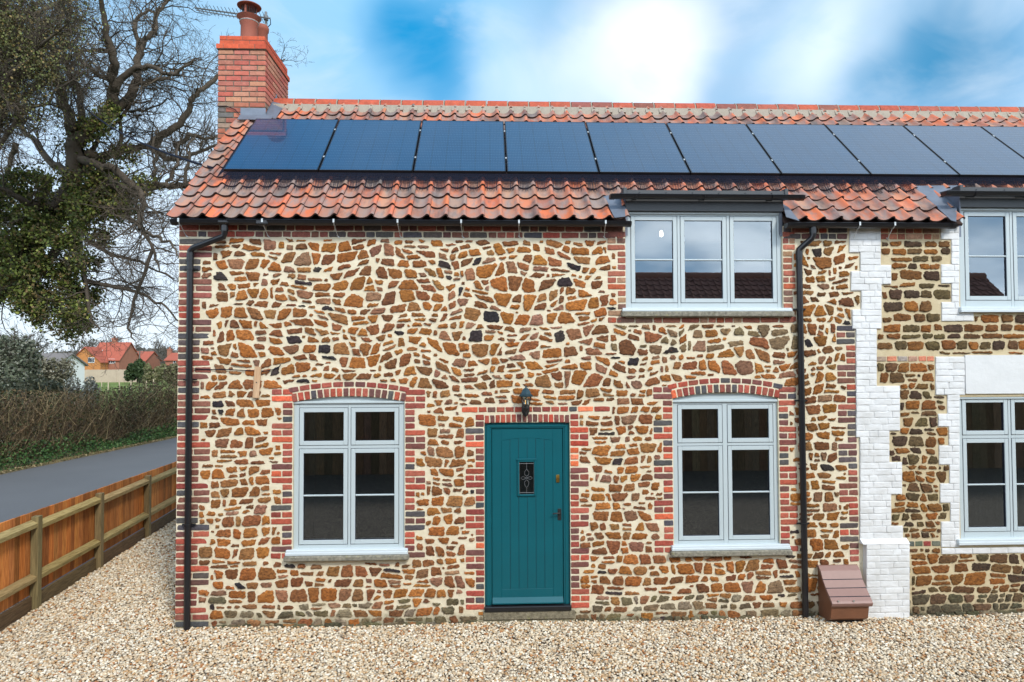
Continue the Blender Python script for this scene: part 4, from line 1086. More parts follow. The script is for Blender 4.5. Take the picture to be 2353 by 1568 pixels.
# gutter outlets on the run
ol = MB(); xo = X(515, 512, GY); ol.box((xo-.06, GY-.062, GZ-.05), (xo+.06, GY+.05, GZ+.006), 0, bev=.02); ol.build('gutter_union', ['black'], g1); ol = MB(); ol.box((X(590, 512, GY), GY-.058, GZ-.056), (X(618, 512, GY), GY+.05, GZ+.005), 0, bev=.014); ol.build('gutter_union', ['black'], g1)
def dpipe(xo, yo, zo, xt, zt, xb, zb, clips, lab, parent):
    p = MB(); r = .034; yw = -.05
    p.tube([(xo, yo, zo), (xo, yo, zo-.10), (xo-.012 if xt < xo else xo, yo+.01, zo-.135), (xt+.03 if xt < xo else xt, yw-.01, zt+.03), (xt, yw, zt), (xt, yw, zt-.05)], r, 14)
    p.tube([(xt, yw, zt-.04), (xb, yw, zb)], r, 14)
    for (q, w_) in ((zo-.05, .038), ): p.tube([(xo, yo, q-.03), (xo, yo, q+.03)], .039, 14)
    p.tube([(xt, yw, zt-.11), (xt, yw, zt-.02)], .039, 14)
    o = p.build('downpipe', ['black'], parent, smooth='auto'); o['label'] = lab
    for cz in clips:
        f = (zt-cz)/(zt-zb); cx = xt+(xb-xt)*f
        c = MB(); c.tube([(cx, yw, cz-.011), (cx, yw, cz+.011)], .0405, 14); c.box((cx-.075, -.035, cz-.009), (cx+.075, -.02, cz+.009), 0, bev=.003)
        c.tube([(cx+.062, -.035, cz), (cx+.062, -.045, cz)], .008, 8); c.build('pipe_clip', ['black'], o)
    return o
dpipe(X(516, 530, GY), GY, GZ-.04, X(437.5, 578, -.05), Z(577, 440, -.05), X(430, 1420, -.05), .0, [Z(618, 440, -.05), Z(873, 435, -.05), Z(1207, 430, -.05)], 'black downpipe at the left corner of the cottage', cot)
dpipe(X(1868, 530, GY), GY, GZ-.04, X(1836, 574, -.05), Z(574, 1836, -.05), X(1851, 1412, -.05), .0, [Z(711, 1838, -.05), Z(921, 1840, -.05), Z(1204, 1845, -.05)], 'black downpipe between the right-hand windows and the pilaster', cot)
# lead soakers beside dormers
ls = MB()
def leadpatch(pts, n=.075): ls.prism([roofpt(x_, s_, n+dn) for x_, s_, dn in pts], None, (0, .006*st, -.006*ct))
def RS(px, py, n=.06):
    q = PP(px, py, roofpt(0, 0, n), nrm); return float(q[0]), (float(q[1])-EY+n*st)/ct
for pl in ([(1386, 452), (1436, 448), (1440, 500), (1412, 502)], [(1798, 470), (1812, 480), (1836, 510), (1806, 500)], [(2098, 430), (2200, 428), (2196, 512), (2185, 508)]):
    q = [RS(*p) for p in pl]; leadpatch([(a, b, R.uniform(0, .008)) for a, b in q], .068); ls.build('lead_flashing', ['lead'], roof); ls = MB()
q = [RS(2180, 431), RS(2205, 429), RS(2199, 508), RS(2191, 512)]
ls.prism([(O_up2[0]-.012, .33, ez+.42), (O_up2[0]-.012, -.04, ez+.02), (O_up2[0]-.012, -.04, Z(447, 2205)), (O_up2[0]-.012, .33, Z(440, 2205)+.02)], None, (.008, 0, 0))
ls.build('lead_flashing', ['lead'], roof)

# ------------------------------------------------------------------ chimney
CY0 = 1.81; CY1 = 2.86
cx0, cx1 = X(500.4, 200, CY0), X(609.8, 200, CY0); cz1 = Z(114.5, 555, CY0)
ch = MB()
ch.box((cx0+.007, CY0+.007, -.3), (cx1-.007, CY1-.007, cz1), 0)
def cbrick(face, a0, a1, z0, z1, t, mi=1, out=.0):
    g = .0062; h = out
    if face == 'f': ch.box((a0+g, CY0-.003-h, z0+g), (a1-g, CY0+.02, z1-g), mi, t, bev=.004)
    elif face == 'r': ch.box((cx1-.02, a0+g, z0+g), (cx1+.003+h, a1-g, z1-g), mi, t, bev=.004)
    elif face == 'l': ch.box((cx0-.003-h, a0+g, z0+g), (cx0+.02, a1-g, z1-g), mi, t, bev=.004)
def ctint(z):
    if z < zold: return jit(R.choice([(.36, .12, .07), (.24, .16, .11), (.33, .11, .07), (.27, .19, .13), (.42, .15, .09), (.14, .12, .11)]), .15)
    return jit(R.choice([(.43, .125, .09), (.39, .13, .095), (.46, .135, .09), (.42, .155, .11), (.44, .18, .12), (.43, .11, .08), (.46, .15, .11), (.45, .21, .13)]), .1)
zold = Z(238, 555, CY0)
CC = .0745; z = cz1; i = 0
while z > 1.2:
    for face, s0, s1 in (('f', cx0, cx1), ('r', CY0+.0, CY1), ('l', CY0, CY1)):
        a = s0; first = .2175*(1 if i % 2 == 0 else .5)
        if face != 'f': first = .2175*(.5 if i % 2 == 0 else 1)
        L_ = first
        while a < s1-.02:
            L_ = min(L_, s1-a)
            if s1-(a+L_) < .03: L_ = s1-a
            if not (face == 'r' and z < ez+.5): cbrick(face, a, a+L_, z-CC, z, ctint(z-CC))
            a += L_; L_ = .2175
    z -= CC; i += 1
chim = ch.build('chimney', ['mortar_grey', 'chbrick'], cot)
cp = MB(); capc = lambda: jit(R.choice([(.50, .085, .04), (.54, .10, .045), (.46, .08, .04)]), .07)
def capcourse(x0, x1, y0, y1, z0, z1, off):
    cp.box((x0+.006, y0+.006, z0), (x1-.006, y1-.006, z1), 0)
    a = x0; L_ = off
    while a < x1-.02:
        L_ = min(L_, x1-a); cp.box((a+.003, y0, z0+.005), (a+L_-.003, y0+.03, z1-.002), 1, capc(), bev=.003); a += L_; L_ = .2175
    a = y0+.032; L_ = off
    while a < y1-.02:
        L_ = min(L_, y1-a); cp.box((x1-.03, a+.003, z0+.005), (x1, a+L_-.003, z1-.002), 1, capc(), bev=.003); cp.box((x0, a+.003, z0+.005), (x0+.03, a+L_-.003, z1-.002), 1, capc(), bev=.003); a += L_; L_ = .2175
k0, k1 = X(496, 110, CY0-.025), X(611.8, 110, CY0-.025); zc0, zc1, zc2, zc3 = Z(114.5, 555, CY0), Z(103, 555, CY0), Z(93, 555, CY0), Z(82.5, 555, CY0)
capcourse(k0, k1, CY0-.028, CY1+.028, zc0, zc1, .1)
capcourse(cx0+.015, cx1-.012, CY0+.0, CY1-.0, zc1, zc2, .2); capcourse(cx0+.015, cx1-.012, CY0+.001, CY1-.001, zc2, zc3, .1)
cp.box((cx0+.05, CY0+.04, zc3-.01), (cx1-.05, CY1-.04, zc3+.015), 0)
cp.build('chimney_cap', ['mortar_grey', 'chbrick'], chim)
# pots
PY1 = 2.10; pcx = X(572.5, 60, PY1); pr = .118
zt_ = Z(46, 572, PY1)-.03; pz0 = zc3
pt = MB(); pt.lathe((pcx, PY1, pz0-.02), [(pr+.008, 0), (pr, .04), (pr-.004, zt_-pz0-.05), (pr+.01, zt_-pz0-.02), (pr+.012, zt_-pz0+.02), (pr-.02, zt_-pz0+.02)], 28)
pt.build('chimney_pot', ['terracotta'], chim, smooth='auto')
cw_ = MB(); zc = Z(38, 572, PY1)-.062; zd = Z(17, 572, PY1)
cw_.lathe((pcx, PY1, zc-.02), [(.118, 0), (.128, .012), (.165, .055), (.17, .062), (.12, .062), (.09, .075), (.09, .085)], 28, 0)
cw_.lathe((pcx, PY1, zd-.0), [(.165, 0), (.168, .008), (.15, .02), (.09, .034), (.01, .04)], 28, 0)
for j in range(26):
    a = 2*math.pi*j/26; cw_.tube([(pcx+.088*math.cos(a), PY1+.088*math.sin(a), zc+.05), (pcx+.105*math.cos(a), PY1+.105*math.sin(a), zd+.004)], .0026, 4, 1)
for q in range(4):
    zz = zc+.06+(zd-zc-.06)*q/4; rr = .09+.013*q/4; cw_.tube([(pcx+rr*math.cos(a), PY1+rr*math.sin(a), zz) for a in [2*math.pi*j/20 for j in range(21)]], .0016, 4, 1, caps=False)
for a in (-1.75, .2, 2.4): cw_.box((-.014, -.003, 0), (.014, .003, zd-zc-.03), 2, M=Matrix.Translation((pcx+.1*math.cos(a), PY1+.1*math.sin(a), zc+.045)) @ Matrix.Rotation(a+math.pi/2, 4, 'Z'))
cw_.tube([(pcx+.128*math.cos(a), PY1+.128*math.sin(a), zc-.035) for a in [2*math.pi*j/24 for j in range(25)]], .008, 6, 3, caps=False)
cw_.build('chimney_cowl', ['terracotta', 'iron', 'terracotta', 'galv'], chim, smooth='auto')
PY2 = 2.5; p2x = X(600.5, 70, PY2); zt2 = Z(58, 600, PY2)
pt = MB(); pt.lathe((p2x, PY2, zc3-.02), [(.105, 0), (.10, .03), (.093, zt2-zc3-.10), (.108, zt2-zc3-.08), (.112, zt2-zc3-.03), (.10, zt2-zc3+.0), (.08, zt2-zc3)], 24)
pt.build('chimney_pot', ['terracotta'], chim, smooth='auto')
# chimney flashing
fl = MB()
fl.box((X(553, 255, CY0), CY0-.009, Z(267, 580, CY0)), (cx1+.01, CY0-.004, Z(249, 580, CY0)), 0, bev=.001)
for i in range(7):
    y0 = CY0+i*.115; zz = ez+(y0-EY)*math.tan(theta); 
    if y0 > RY: break
    fl.prism([(cx1+.006, y0, zz-.05), (cx1+.006, y0+.14, zz+.08), (cx1+.006, y0+.135, zz+.27), (cx1+.006, y0+.02, zz+.14)], None, (.003, 0, 0), 0)
sA = (CY0-EY)/ct
fl.prism([roofpt(cx1, sA-.02, .07), roofpt(cx1+.16, sA-.02, .055), roofpt(cx1+.17, SL-.1, .055), roofpt(cx1, SL-.1, .09)], None, (0, .004, -.004), 0)
fl.prism([roofpt(cx0+.32, sA-.10, .075), roofpt(cx1+.12, sA-.10, .075), roofpt(cx1+.12, sA+.02, .085), roofpt(cx0+.32, sA+.02, .085)], None, (0, .004, -.004), 0)
fl.build('lead_flashing', ['lead'], chim)
# cable over chimney front
cb = MB(); pts = [P(499, 244, CY0-.02), P(520, 244, CY0-.02), P(540, 252, CY0-.02), P(552, 266, CY0-.02), P(563, 276, CY0-.05)]; cb.tube([tuple(p) for p in pts], .005, 6); cb.build('cable', ['cable'], chim)

# ------------------------------------------------------------------ solar panels
PN = .16; p0 = roofpt(0, 0, PN)
def rp2(px, py): q = PP(px, py, p0, nrm); return float(q[0]), (float(q[1])-EY+PN*st)/ct
xs_b = [rp2(a, b)[0] for a, b in ((517, 388), (741, 396), (951, 397), (1157, 397), (1363, 396), (1573, 392), (1779, 390), (1986, 388), (2193, 387))]
xs_t = [rp2(a, b)[0] for a, b in ((590, 266), (776, 272), (961, 277), (1147, 279), (1332, 279), (1514, 279), (1692, 278), (1873, 278), (2054, 277), (2233, 278))]
print('panel x', [round(v, 2) for v in xs_b], [round(v, 2) for v in xs_t], 's', rp2(1157, 394), rp2(1147, 280))
import statistics
PWd = ((xs_t[9]-xs_t[0])/9+(xs_b[8]-xs_b[0])/8)/2; PX0 = (xs_b[0]+xs_t[0])/2
sb, stp = rp2(1157, 394)[1], rp2(1147, 279)[1]
def mkpanel():
    e = MB(); w_ = PWd-.015; h_ = stp-sb
    fwd = .011
    # local frame: x across, y up the slope, z normal
    e.box((0, 0, -.035), (fwd, h_, .0015), 0, bev=.001); e.box((w_-fwd, 0, -.035), (w_, h_, .0015), 0, bev=.001)
    e.box((fwd, 0, -.035), (w_-fwd, fwd, .0013), 0, bev=.001); e.box((fwd, h_-fwd, -.035), (w_-fwd, h_, .0013), 0, bev=.001)
    o = e.build('solar_panel', ['panelframe']); 
    c = MB(); c.face([(fwd, fwd, 0), (w_-fwd, fwd, 0), (w_-fwd, h_-fwd, 0), (fwd, h_-fwd, 0)]); c.face([(fwd, fwd, -.03), (fwd, h_-fwd, -.03), (w_-fwd, h_-fwd, -.03), (w_-fwd, fwd, -.03)])
    g = c.build('cell_sheet', ['panel'], o); uv = g.data.uv_layers.new(name='UVMap')
    for li, q in enumerate([(0, 0), (1, 0), (1, 1), (0, 1)]*2): uv.data[li].uv = q
    for fy in (.24, .78):
        k = MB(); k.box((w_-.002, h_*fy-.016, -.01), (w_+.017, h_*fy+.016, .005), 0, bev=.002); k.build('clamp', ['galv'], o)
    return o
MAT['panelframe'] = simple('panel_frame', (.02, .022, .026), .35, metal=.6)
proto = mkpanel()
order = ['first solar panel from the left, beside the chimney', 'second solar panel from the left', 'third solar panel from the left', 'fourth solar panel from the left', 'fifth solar panel from the left, left of the dormer',
         'sixth solar panel, above the left part of the first dormer', 'seventh solar panel, above the right part of the first dormer', 'eighth solar panel, between the two dormers', 'ninth solar panel, above the bare tiles left of the second dormer', 'tenth solar panel, cut by the right edge of the photo']
for i in range(10):
    if i == 0: o = proto
    else:
        o = proto.copy(); COL.objects.link(o)
        for c in proto.children: d = c.copy(); COL.objects.link(d); d.parent = o
    q = roofpt(PX0+i*PWd, sb, PN)
    o.location = q; o.rotation_euler = (theta, 0, 0)
    tag(o, 'dark blue '+order[i], 'solar panel', 'solar panels on the cottage roof')
# bird guard: black skirt with fine wires from the panel edge to the tiles
bg = MB(); xg0, xg1 = PX0, PX0+10*PWd; x = xg0
while x < xg1:
    l = R.uniform(-.012, .02); b_ = R.uniform(-.01, .01)
    bg.tube([roofpt(x, sb-.004, PN-.03), roofpt(x+b_*.3, sb-.07, .085), roofpt(x+b_*.6, sb-.16, .062), roofpt(x+b_, sb-.27-l, .052)], .0030, 3, 0, caps=False)
    bg.tube([roofpt(x+.008, sb-.003, PN-.03), roofpt(x+.008+b_*.3, sb-.05, .10), roofpt(x+.008, sb-.09, .07)], .0028, 3, 0, caps=False)  # extra short wires, added as the dark of the shaded gap under the panels
    x += .0165
for q, n_ in ((sb-.01, PN-.040), (sb-.035, PN-.052), (sb-.06, .088), (sb-.085, .08)):
    bg.tube([roofpt(xg0, q, n_), roofpt(xg1, q, n_)], .004, 4, 0)
s = sb
while s < stp:
    bg.tube([roofpt(xg0-.002, s, PN-.03), roofpt(xg0-.11, s-.01, .05)], .003, 3, 0, caps=False); s += .02
bg.box((xg0, -10, -10), (xg0, -10, -10)) if False else None
tag(bg.build('bird_guard', ['guard'] if 'guard' in MAT else ['cable']), 'comb of fine dark wires closing the gap under the solar panels', 'bird guard')
rl = MB()
for q in (.2, .78):
    s_ = sb+(stp-sb)*q; rl.tube([roofpt(xg0+.05, s_, PN-.06), roofpt(xg1, s_, PN-.06)], .016, 4)
tag(rl.build('mounting_rail', ['panelframe']), 'dark mounting rails hidden beneath the row of solar panels', 'mounting rail')

# ------------------------------------------------------------------ wall lantern
lx, lyy = X(1208.6, 920, -.10), -.10
def lz(py): return Z(py, 1208, lyy)
lan = empty('wall_lantern', (lx, 0, lz(950)), label='small black six-sided lantern on the wall above the teal door', cat='lantern')
def addl(mbx, nm, mats, sm=False): o = mbx.build(nm, mats, None, smooth=sm); return reparent(o, lan)
b = MB(); hx6 = rad(30)
zt0, zt1 = lz(911), lz(937)
b.lathe((lx, lyy, 0), [(.004, lz(886)), (.010, lz(887.5)), (.010, lz(889)), (.006, lz(890)), (.012, lz(891.5)), (.03, lz(893)), (.052, lz(899)), (.055, lz(900.5)), (.062, lz(905)), (.086, lz(909)), (.082, lz(911.5)), (.06, lz(912))], 6, 0, off=hx6)
addl(b, 'lantern_roof', ['lantern'])
b = MB()
for j in range(6):
    a = hx6+j*math.pi/3; b.tube([(lx+.062*math.cos(a), lyy+.062*math.sin(a), zt0), (lx+.036*math.cos(a), lyy+.036*math.sin(a), zt1)], .0048, 5)
b.lathe((lx, lyy, 0), [(.040, zt1+.004), (.040, zt1-.006), (.03, zt1-.02), (.02, zt1-.035), (.014, zt1-.05)], 6, 0, off=hx6)
addl(b, 'lantern_cage', ['iron'])
b = MB(); b.lathe((lx, lyy, 0), [(.060, zt0), (.0345, zt1)], 6, 0, off=hx6, caps=False); addl(b, 'pane', ['lglass'])
b = MB(); zb_ = zt1+.004; b.lathe((lx, lyy, zb_), [(.017, 0), (.018, .03)], 12, 1); b.lathe((lx, lyy, zb_+.03), [(.014, 0), (.024, .02), (.026, .045), (.02, .065), (.008, .078)], 14, 2)
b.tube([(lx-.006, lyy, zb_+.035), (lx-.006, lyy, zb_+.08)], .002, 5, 0); b.tube([(lx+.006, lyy, zb_+.035), (lx+.006, lyy, zb_+.08)], .002, 5, 0)
addl(b, 'bulb', ['filament', 'iron', 'lglass'])
b = MB(); k = len(b.v); nz = lz(942)
for yy, s_ in ((-.002, 1), (-.018, 1), (-.026, .8)):
    for j in range(20):
        a = 2*math.pi*j/20; b.v.append((lx+.046*s_*math.cos(a), yy, nz+.078*s_*math.sin(a)))
for i in range(2):
    for j in range(20): b.f.append((k+i*20+j, k+i*20+(j+1) % 20, k+(i+1)*20+(j+1) % 20, k+(i+1)*20+j)); b.m.append(0); b.t.append((1, 1, 1))
b.f.append(tuple(k+40+j for j in range(20))); b.m.append(0); b.t.append((1, 1, 1))
b.tube([(lx, lyy, zt1-.04), (lx, lyy, zt1-.075), (lx, lyy+.03, zt1-.095), (lx, -.02, zt1-.085)], [.010, .011, .012, .014], 10)
addl(b, 'back_plate', ['iron'], 'auto')

# ------------------------------------------------------------------ brown housing at the wall foot
def BX(px, py, y): return X(px, py, y)
hb = empty('vent_housing', (X(1930, 1400), 0, 0), label='brown hooded box standing against the wall foot beside the white pilaster', cat='housing')
bx0 = X(1881, 1300, -.03); bw = .43
prof = [(-.0, Z(1298, 1900, 0)), (-.05, Z(1300, 1900, -.05)), (-.10, Z(1312, 1900, -.1)), (-.145, Z(1332, 1900, -.145)), (-.21, Z(1352, 1900, -.21)), (-.285, Z(1372, 1900, -.285)), (-.325, Z(1383, 1900, -.325)), (-.34, Z(1388.5, 1900, -.34)), (-.33, Z(1393, 1900, -.33))]
lid = MB()
def hood(mbx, pr_, x0, x1, th_, mi=0):
    inner = [(y+th_*.8, z-th_) for y, z in pr_][::-1]
    mbx.prism([(x0, y, z) for y, z in pr_+inner], None, (x1-x0, 0, 0), mi)
hood(lid, prof, bx0-.012, bx0+bw+.012, .02)
lo = lid.build('hood', ['brown']); reparent(lo, hb)
gr = MB()
for i in (3, 4, 5): y_, z_ = prof[i]; gr.box((bx0-.0135, y_-.0045, z_-.003), (bx0+bw+.0135, y_+.004, z_+.003), 0)
for q in (.06, .23): gr.lathe((bx0+q, prof[6][0]-.012, prof[6][1]+.006), [(.010, 0), (.008, .01)], 10, 1, axis='y')
reparent(gr.build('seam', ['gasket', 'screw']), lo) if False else reparent(gr.build('seam', ['gasket', 'screw']), hb)
bd = MB(); side = [(0, prof[0][1]-.02)]+[(y+.02, z-.02) for y, z in prof[1:7]]+[(-.29, Z(1395, 1900, -.3)), (-.265, Z(1424, 1900, -.28)), (-.2, Z(1426, 1900, -.2)), (0, .03)]
bd.prism([(bx0+.005, y, z) for y, z in side], None, (bw-.01, 0, 0)); reparent(bd.build('body', ['brownbody']), hb)
df = MB(); df.box((bx0+.06, -.2, -.05), (bx0+bw-.02, -.0, .04), 0); reparent(df.build('base', ['iron']), hb)

# ------------------------------------------------------------------ batten and cables on the wall
bt = MB(); t0, t1 = P(593.5, 843, -.02), P(588, 915, -.02)
dirv = Vector((t1[0]-t0[0], 0, t1[2]-t0[2])); ang = math.atan2(dirv.x, -dirv.z); L_ = dirv.length
bt.box((-.034, -.012, 0), (.034, .012, L_), 0, bev=.003); bt.lathe((0, -.016, L_*.5), [(.007, 0), (.007, .006)], 8, 1, axis='y')
o = bt.build('timber_batten', ['batten', 'iron']); o.matrix_world = Matrix.Translation((t1[0], -.026, t1[2])) @ Matrix.Rotation(ang*-1, 4, 'Y').inverted() if False else Matrix.Translation((float(t1[0]), -.026, float(t1[2]))) @ Matrix.Rotation(math.atan2(float(t0[0]-t1[0]), float(t0[2]-t1[2])), 4, 'Y')
tag(o, 'short raw wooden batten nailed upright to the stone wall', 'batten')
wc = MB(); wc.tube([tuple(P(px, py, -.018)) for px, py in ((445, 848), (480, 849), (530, 850), (575, 852), (600, 853), (612, 853), (626, 850), (636, 847), (642, 842), (645, 838))], .005, 6); tag(wc.build('wall_cable', ['cable']), 'thin black cable running from the downpipe across the batten', 'cable')
# overhead line from the left to the gable
oc = MB(); A_ = P(150, 198, 16); B_ = P(487, 386, .6); pts = []
for i in range(17):
    f = i/16; p = A_*(1-f)+B_*f; p[2] -= .35*4*f*(1-f); pts.append(tuple(p))
oc.tube(pts, .017, 6); tag(oc.build('overhead_cable', ['cable']), 'dark overhead cable sloping from the trees down to the roof verge', 'cable')
# TV aerial
AY = 2.75
ae = empty('tv_aerial', tuple(P(611.5, 100, AY)), label='long grey television aerial on a mast behind the chimney pots', cat='aerial')
b = MB(); b.tube([tuple(P(612, 110, AY)), tuple(P(611, 28, AY))], .02, 10); b.box(tuple(P(605, 45, AY-.03)), tuple(P(617, 38, AY+.03)), 0, bev=.005); reparent(b.build('mast', ['aerial'], smooth='auto'), ae)
b = MB(); e0, e1 = P(448, 18.5, AY-.06), P(621, 42.5, AY-.06); b.tube([tuple(e0), tuple(e1)], .013, 8); b.tube([tuple(e0+np.array([.02, 0, -.035])), tuple(e1+np.array([-.25, 0, -.028]))], .008, 6)
for i in range(19):
    f = .03+.95*i/19; p = e0*(1-f)+e1*f; l = .030+.022*f; b.tube([(p[0]-.012, p[1]-.08, p[2]+l), (p[0]+.012, p[1]+.08, p[2]-l)], .0045, 4)
reparent(b.build('boom', ['aerial']), ae)
b = MB(); b.tube([tuple(P(*q, AY-.03)) for q in ((621, 43), (622, 56), (616, 62), (611, 66), (612.5, 84), (615, 96))], .007, 6); reparent(b.build('lead_cable', ['cable']), ae)
# pendant lamp inside the upper window
bl = MB(); pp = P(1519.5, 539, .9); bl.lathe(tuple(pp), [(.006, .05), (.018, .03), (.024, .0), (.018, -.02), (.005, -.03)][::-1], 14, 0); bl.tube([(pp[0], pp[1], pp[2]+.08), (pp[0], pp[1], pp[2]+.32)], .004, 5, 1)
tag(bl.build('light_bulb', ['bulb', 'cable'], smooth=True), 'lit warm bulb hanging inside the three-light upper window', 'light bulb')

# ------------------------------------------------------------------ ground
def gh(x, y):
    d = math.hypot(x, y+7.4); z = -.02
    if d > 34: z -= min(1.6, (d-34)/118*1.45)
    return z
gm = MB(); rs = [0, 4, 8, 12, 16, 20, 25, 30, 34, 45, 60, 80, 100, 125, 152, 200, 300, 600, 1500]; n = 48; V = [(0, -7.4, -.02)]; F = []
for r_ in rs[1:]:
    for j in range(n):
        a = 2*math.pi*j/n; x_, y_ = r_*math.cos(a), -7.4+r_*math.sin(a); V.append((x_, y_, gh(x_, y_)))
for j in range(n): gm.f.append((0, 1+j, 1+(j+1) % n))
for i in range(len(rs)-2):
    for j in range(n): gm.f.append((1+i*n+j, 1+i*n+n+j, 1+i*n+n+(j+1) % n, 1+i*n+(j+1) % n))
gm.v = V; gm.m = [0]*len(gm.f); gm.t = [(1, 1, 1)]*len(gm.f); tag(gm.build('ground', ['ground']), kind='structure')
# gravel bed + pebbles
FX0 = float(P(0, 1450)[0])
gb = MB(); gb.box((-5.75, -9.58, -.3), (16, -.0, -.004)); gb.box((-5.75, -.0, -.3), (XL+.02, 14, -.004)); tag(gb.build('gravel_bed', ['gravbed']), kind='structure')
def fence_x(y): return FA+(FB-FA)*(y-FYA)/(FYB-FYA)
p_a = PP(0, 1450, (0, 0, 0), np.array([0, 0, 1.])); p_b = PP(407, 1190, (0, 0, 0), np.array([0, 0, 1.])); FA, FYA, FB, FYB = p_a[0], p_a[1], p_b[0], p_b[1]
print('fence', p_a, p_b, 'top', P(0, 1205, FYA), P(407, 1062, FYB))
def pebbles(rects, sp):
    pts = []
    for (x0, x1, y0, y1, s) in rects:
        ny = int((y1-y0)/(s*.87)); nx = int((x1-x0)/s)
        gx, gy = np.meshgrid(np.arange(nx), np.arange(ny)); px = x0+(gx+.5*(gy % 2))*s; py = y0+gy*s*.87
        p = np.stack([px.ravel(), py.ravel()], 1)+NR.uniform(-.42, .42, (nx*ny, 2))*s; pts.append(np.c_[p, np.full(len(p), s)])
    p = np.concatenate(pts); return p
pp = pebbles([(-6.2, 6.9, -2.3, .02, .0248), (-6.6, XL, .02, 3.2, .026), (-6.8, XL, 3.2, 8.5, .034)], 0)
fx = FA+(FB-FA)*(pp[:, 1]-FYA)/(FYB-FYA); pp = pp[(pp[:, 0] > fx+.03)]
pp = pp[~((pp[:, 1] > -.012) & (pp[:, 0] > XL-.02))]
import bmesh
bm = bmesh.new(); bmesh.ops.create_icosphere(bm, subdivisions=1, radius=1); bv = np.array([v.co[:] for v in bm.verts]); bf = np.array([[v.index for v in f.verts] for f in bm.faces]); bm.free()
n = len(pp); print('pebbles', n)
s = pp[:, 2:3]*NR.uniform(.40, .84, (n, 1)); sc3 = np.c_[s*NR.uniform(.85, 1.35, (n, 1)), s*NR.uniform(.7, 1.0, (n, 1)), s*NR.uniform(.5, .8, (n, 1))]
v = bv[None]*(1+NR.uniform(-.14, .14, (n, 12, 1)))*sc3[:, None, :]
a = NR.uniform(0, 6.28, n); tl = NR.uniform(-.5, .5, n); ca, sa = np.cos(a), np.sin(a)
v2 = v.copy(); v2[..., 1] = v[..., 1]*np.cos(tl)[:, None]-v[..., 2]*np.sin(tl)[:, None]; v2[..., 2] = v[..., 1]*np.sin(tl)[:, None]+v[..., 2]*np.cos(tl)[:, None]
v = v2.copy(); v[..., 0] = v2[..., 0]*ca[:, None]-v2[..., 1]*sa[:, None]; v[..., 1] = v2[..., 0]*sa[:, None]+v2[..., 1]*ca[:, None]
und = .010*np.sin(pp[:, 0]*1.9+1)*np.cos(pp[:, 1]*2.3)+.006*np.sin(pp[:, 0]*7.1)*np.sin(pp[:, 1]*6.3)
v[..., 0] += pp[:, 0:1]; v[..., 1] += pp[:, 1:2]; v[..., 2] += (NR.uniform(-.004, .015, n)+und+.004)[:, None]
pal = np.array([(.66, .58, .47), (.74, .68, .58), (.56, .44, .31), (.50, .32, .17), (.40, .19, .08), (.60, .50, .38), (.34, .28, .22), (.80, .76, .69), (.52, .37, .23), (.66, .55, .41)])
ti = pal[NR.choice(len(pal), n, p=[.17, .16, .12, .09, .05, .13, .06, .10, .05, .07])]*NR.uniform(.85, 1.18, (n, 1))*np.array([.94, .89, .80])
F = (bf[None]+(np.arange(n)*12)[:, None, None]).reshape(-1, 3)
tag(npmesh('gravel', v.reshape(-1, 3), F, ['pebble'], np.repeat(ti, 20, axis=0), smooth=True), kind='stuff', label='cream and tan gravel in front of the cottage and down its left side', cat='gravel')

# ------------------------------------------------------------------ wooden fence (runs away beside the gable)
fyv = Vector((FB-FA, FYB-FYA, 0)); fdir = fyv.normalized(); fn = Vector((fdir.y, -fdir.x, 0))       # fn points to +x (towards the gravel)
fe = empty('wooden_fence', (FA, FYA, 0), label='low orange boarded fence with pale rails beside the gravel passage', cat='fence')
zt_f = float((P(0, 1205, FYA)[2]+P(407, 1062, FYB)[2])/2)+.0
Mf = Matrix.Translation((FA, FYA, 0)) @ Matrix(((fn.x, fdir.x, 0, 0), (fn.y, fdir.y, 0, 0), (0, 0, 1, 0), (0, 0, 0, 1)))   # local x = towards gravel, y = along
ft0 = float(P(0, 1205, FYA)[2]); ft1 = float(P(407, 1062, FYB)[2]); FL = fyv.length
def ftop(l): return ft0+(ft1-ft0)*l/FL
print('fence top', ft0, ft1, FL)
b = MB(); l = -2.2
while l < 9.5:
    w_ = .1; t_ = jit(R.choice([(1, 1, 1), (1.15, 1.1, 1.0), (.8, .75, .7), (1.0, .85, .7), (.65, .6, .55)]), .12)
    b.box((-.055-R.uniform(0, .012), l+.002, .17), (-.038, l+w_-.001, ftop(l)+R.uniform(-.002, .002)), 0, t_, M=Mf, bev=.002); l += w_
reparent(b.build('boarding', ['board']), fe)
posts = []
for (px, pyb, pyt) in ((76, 1400, 1190), (221, 1306.6, 1137), (339, 1235, 1093)):
    q = PP(px, pyb, (0, 0, 0), np.array([0, 0, 1.])); l = (Vector((q[0]-FA, q[1]-FYA, 0))).dot(fdir); posts.append((l, px, pyt))
print('posts', posts)
pl = [p_[0] for p_ in posts]; stepf = (pl[2]-pl[0])/2; pl = [pl[0]-stepf]+pl+[pl[2]+stepf*i for i in (1, 2)]
for l in pl:
    b = MB(); b.box((-.03, l-.045, -.2), (.055, l+.045, ftop(l)-.045), 0, jit((1, 1, 1), .1), M=Mf, bev=.004); reparent(b.build('post', ['post']), fe)
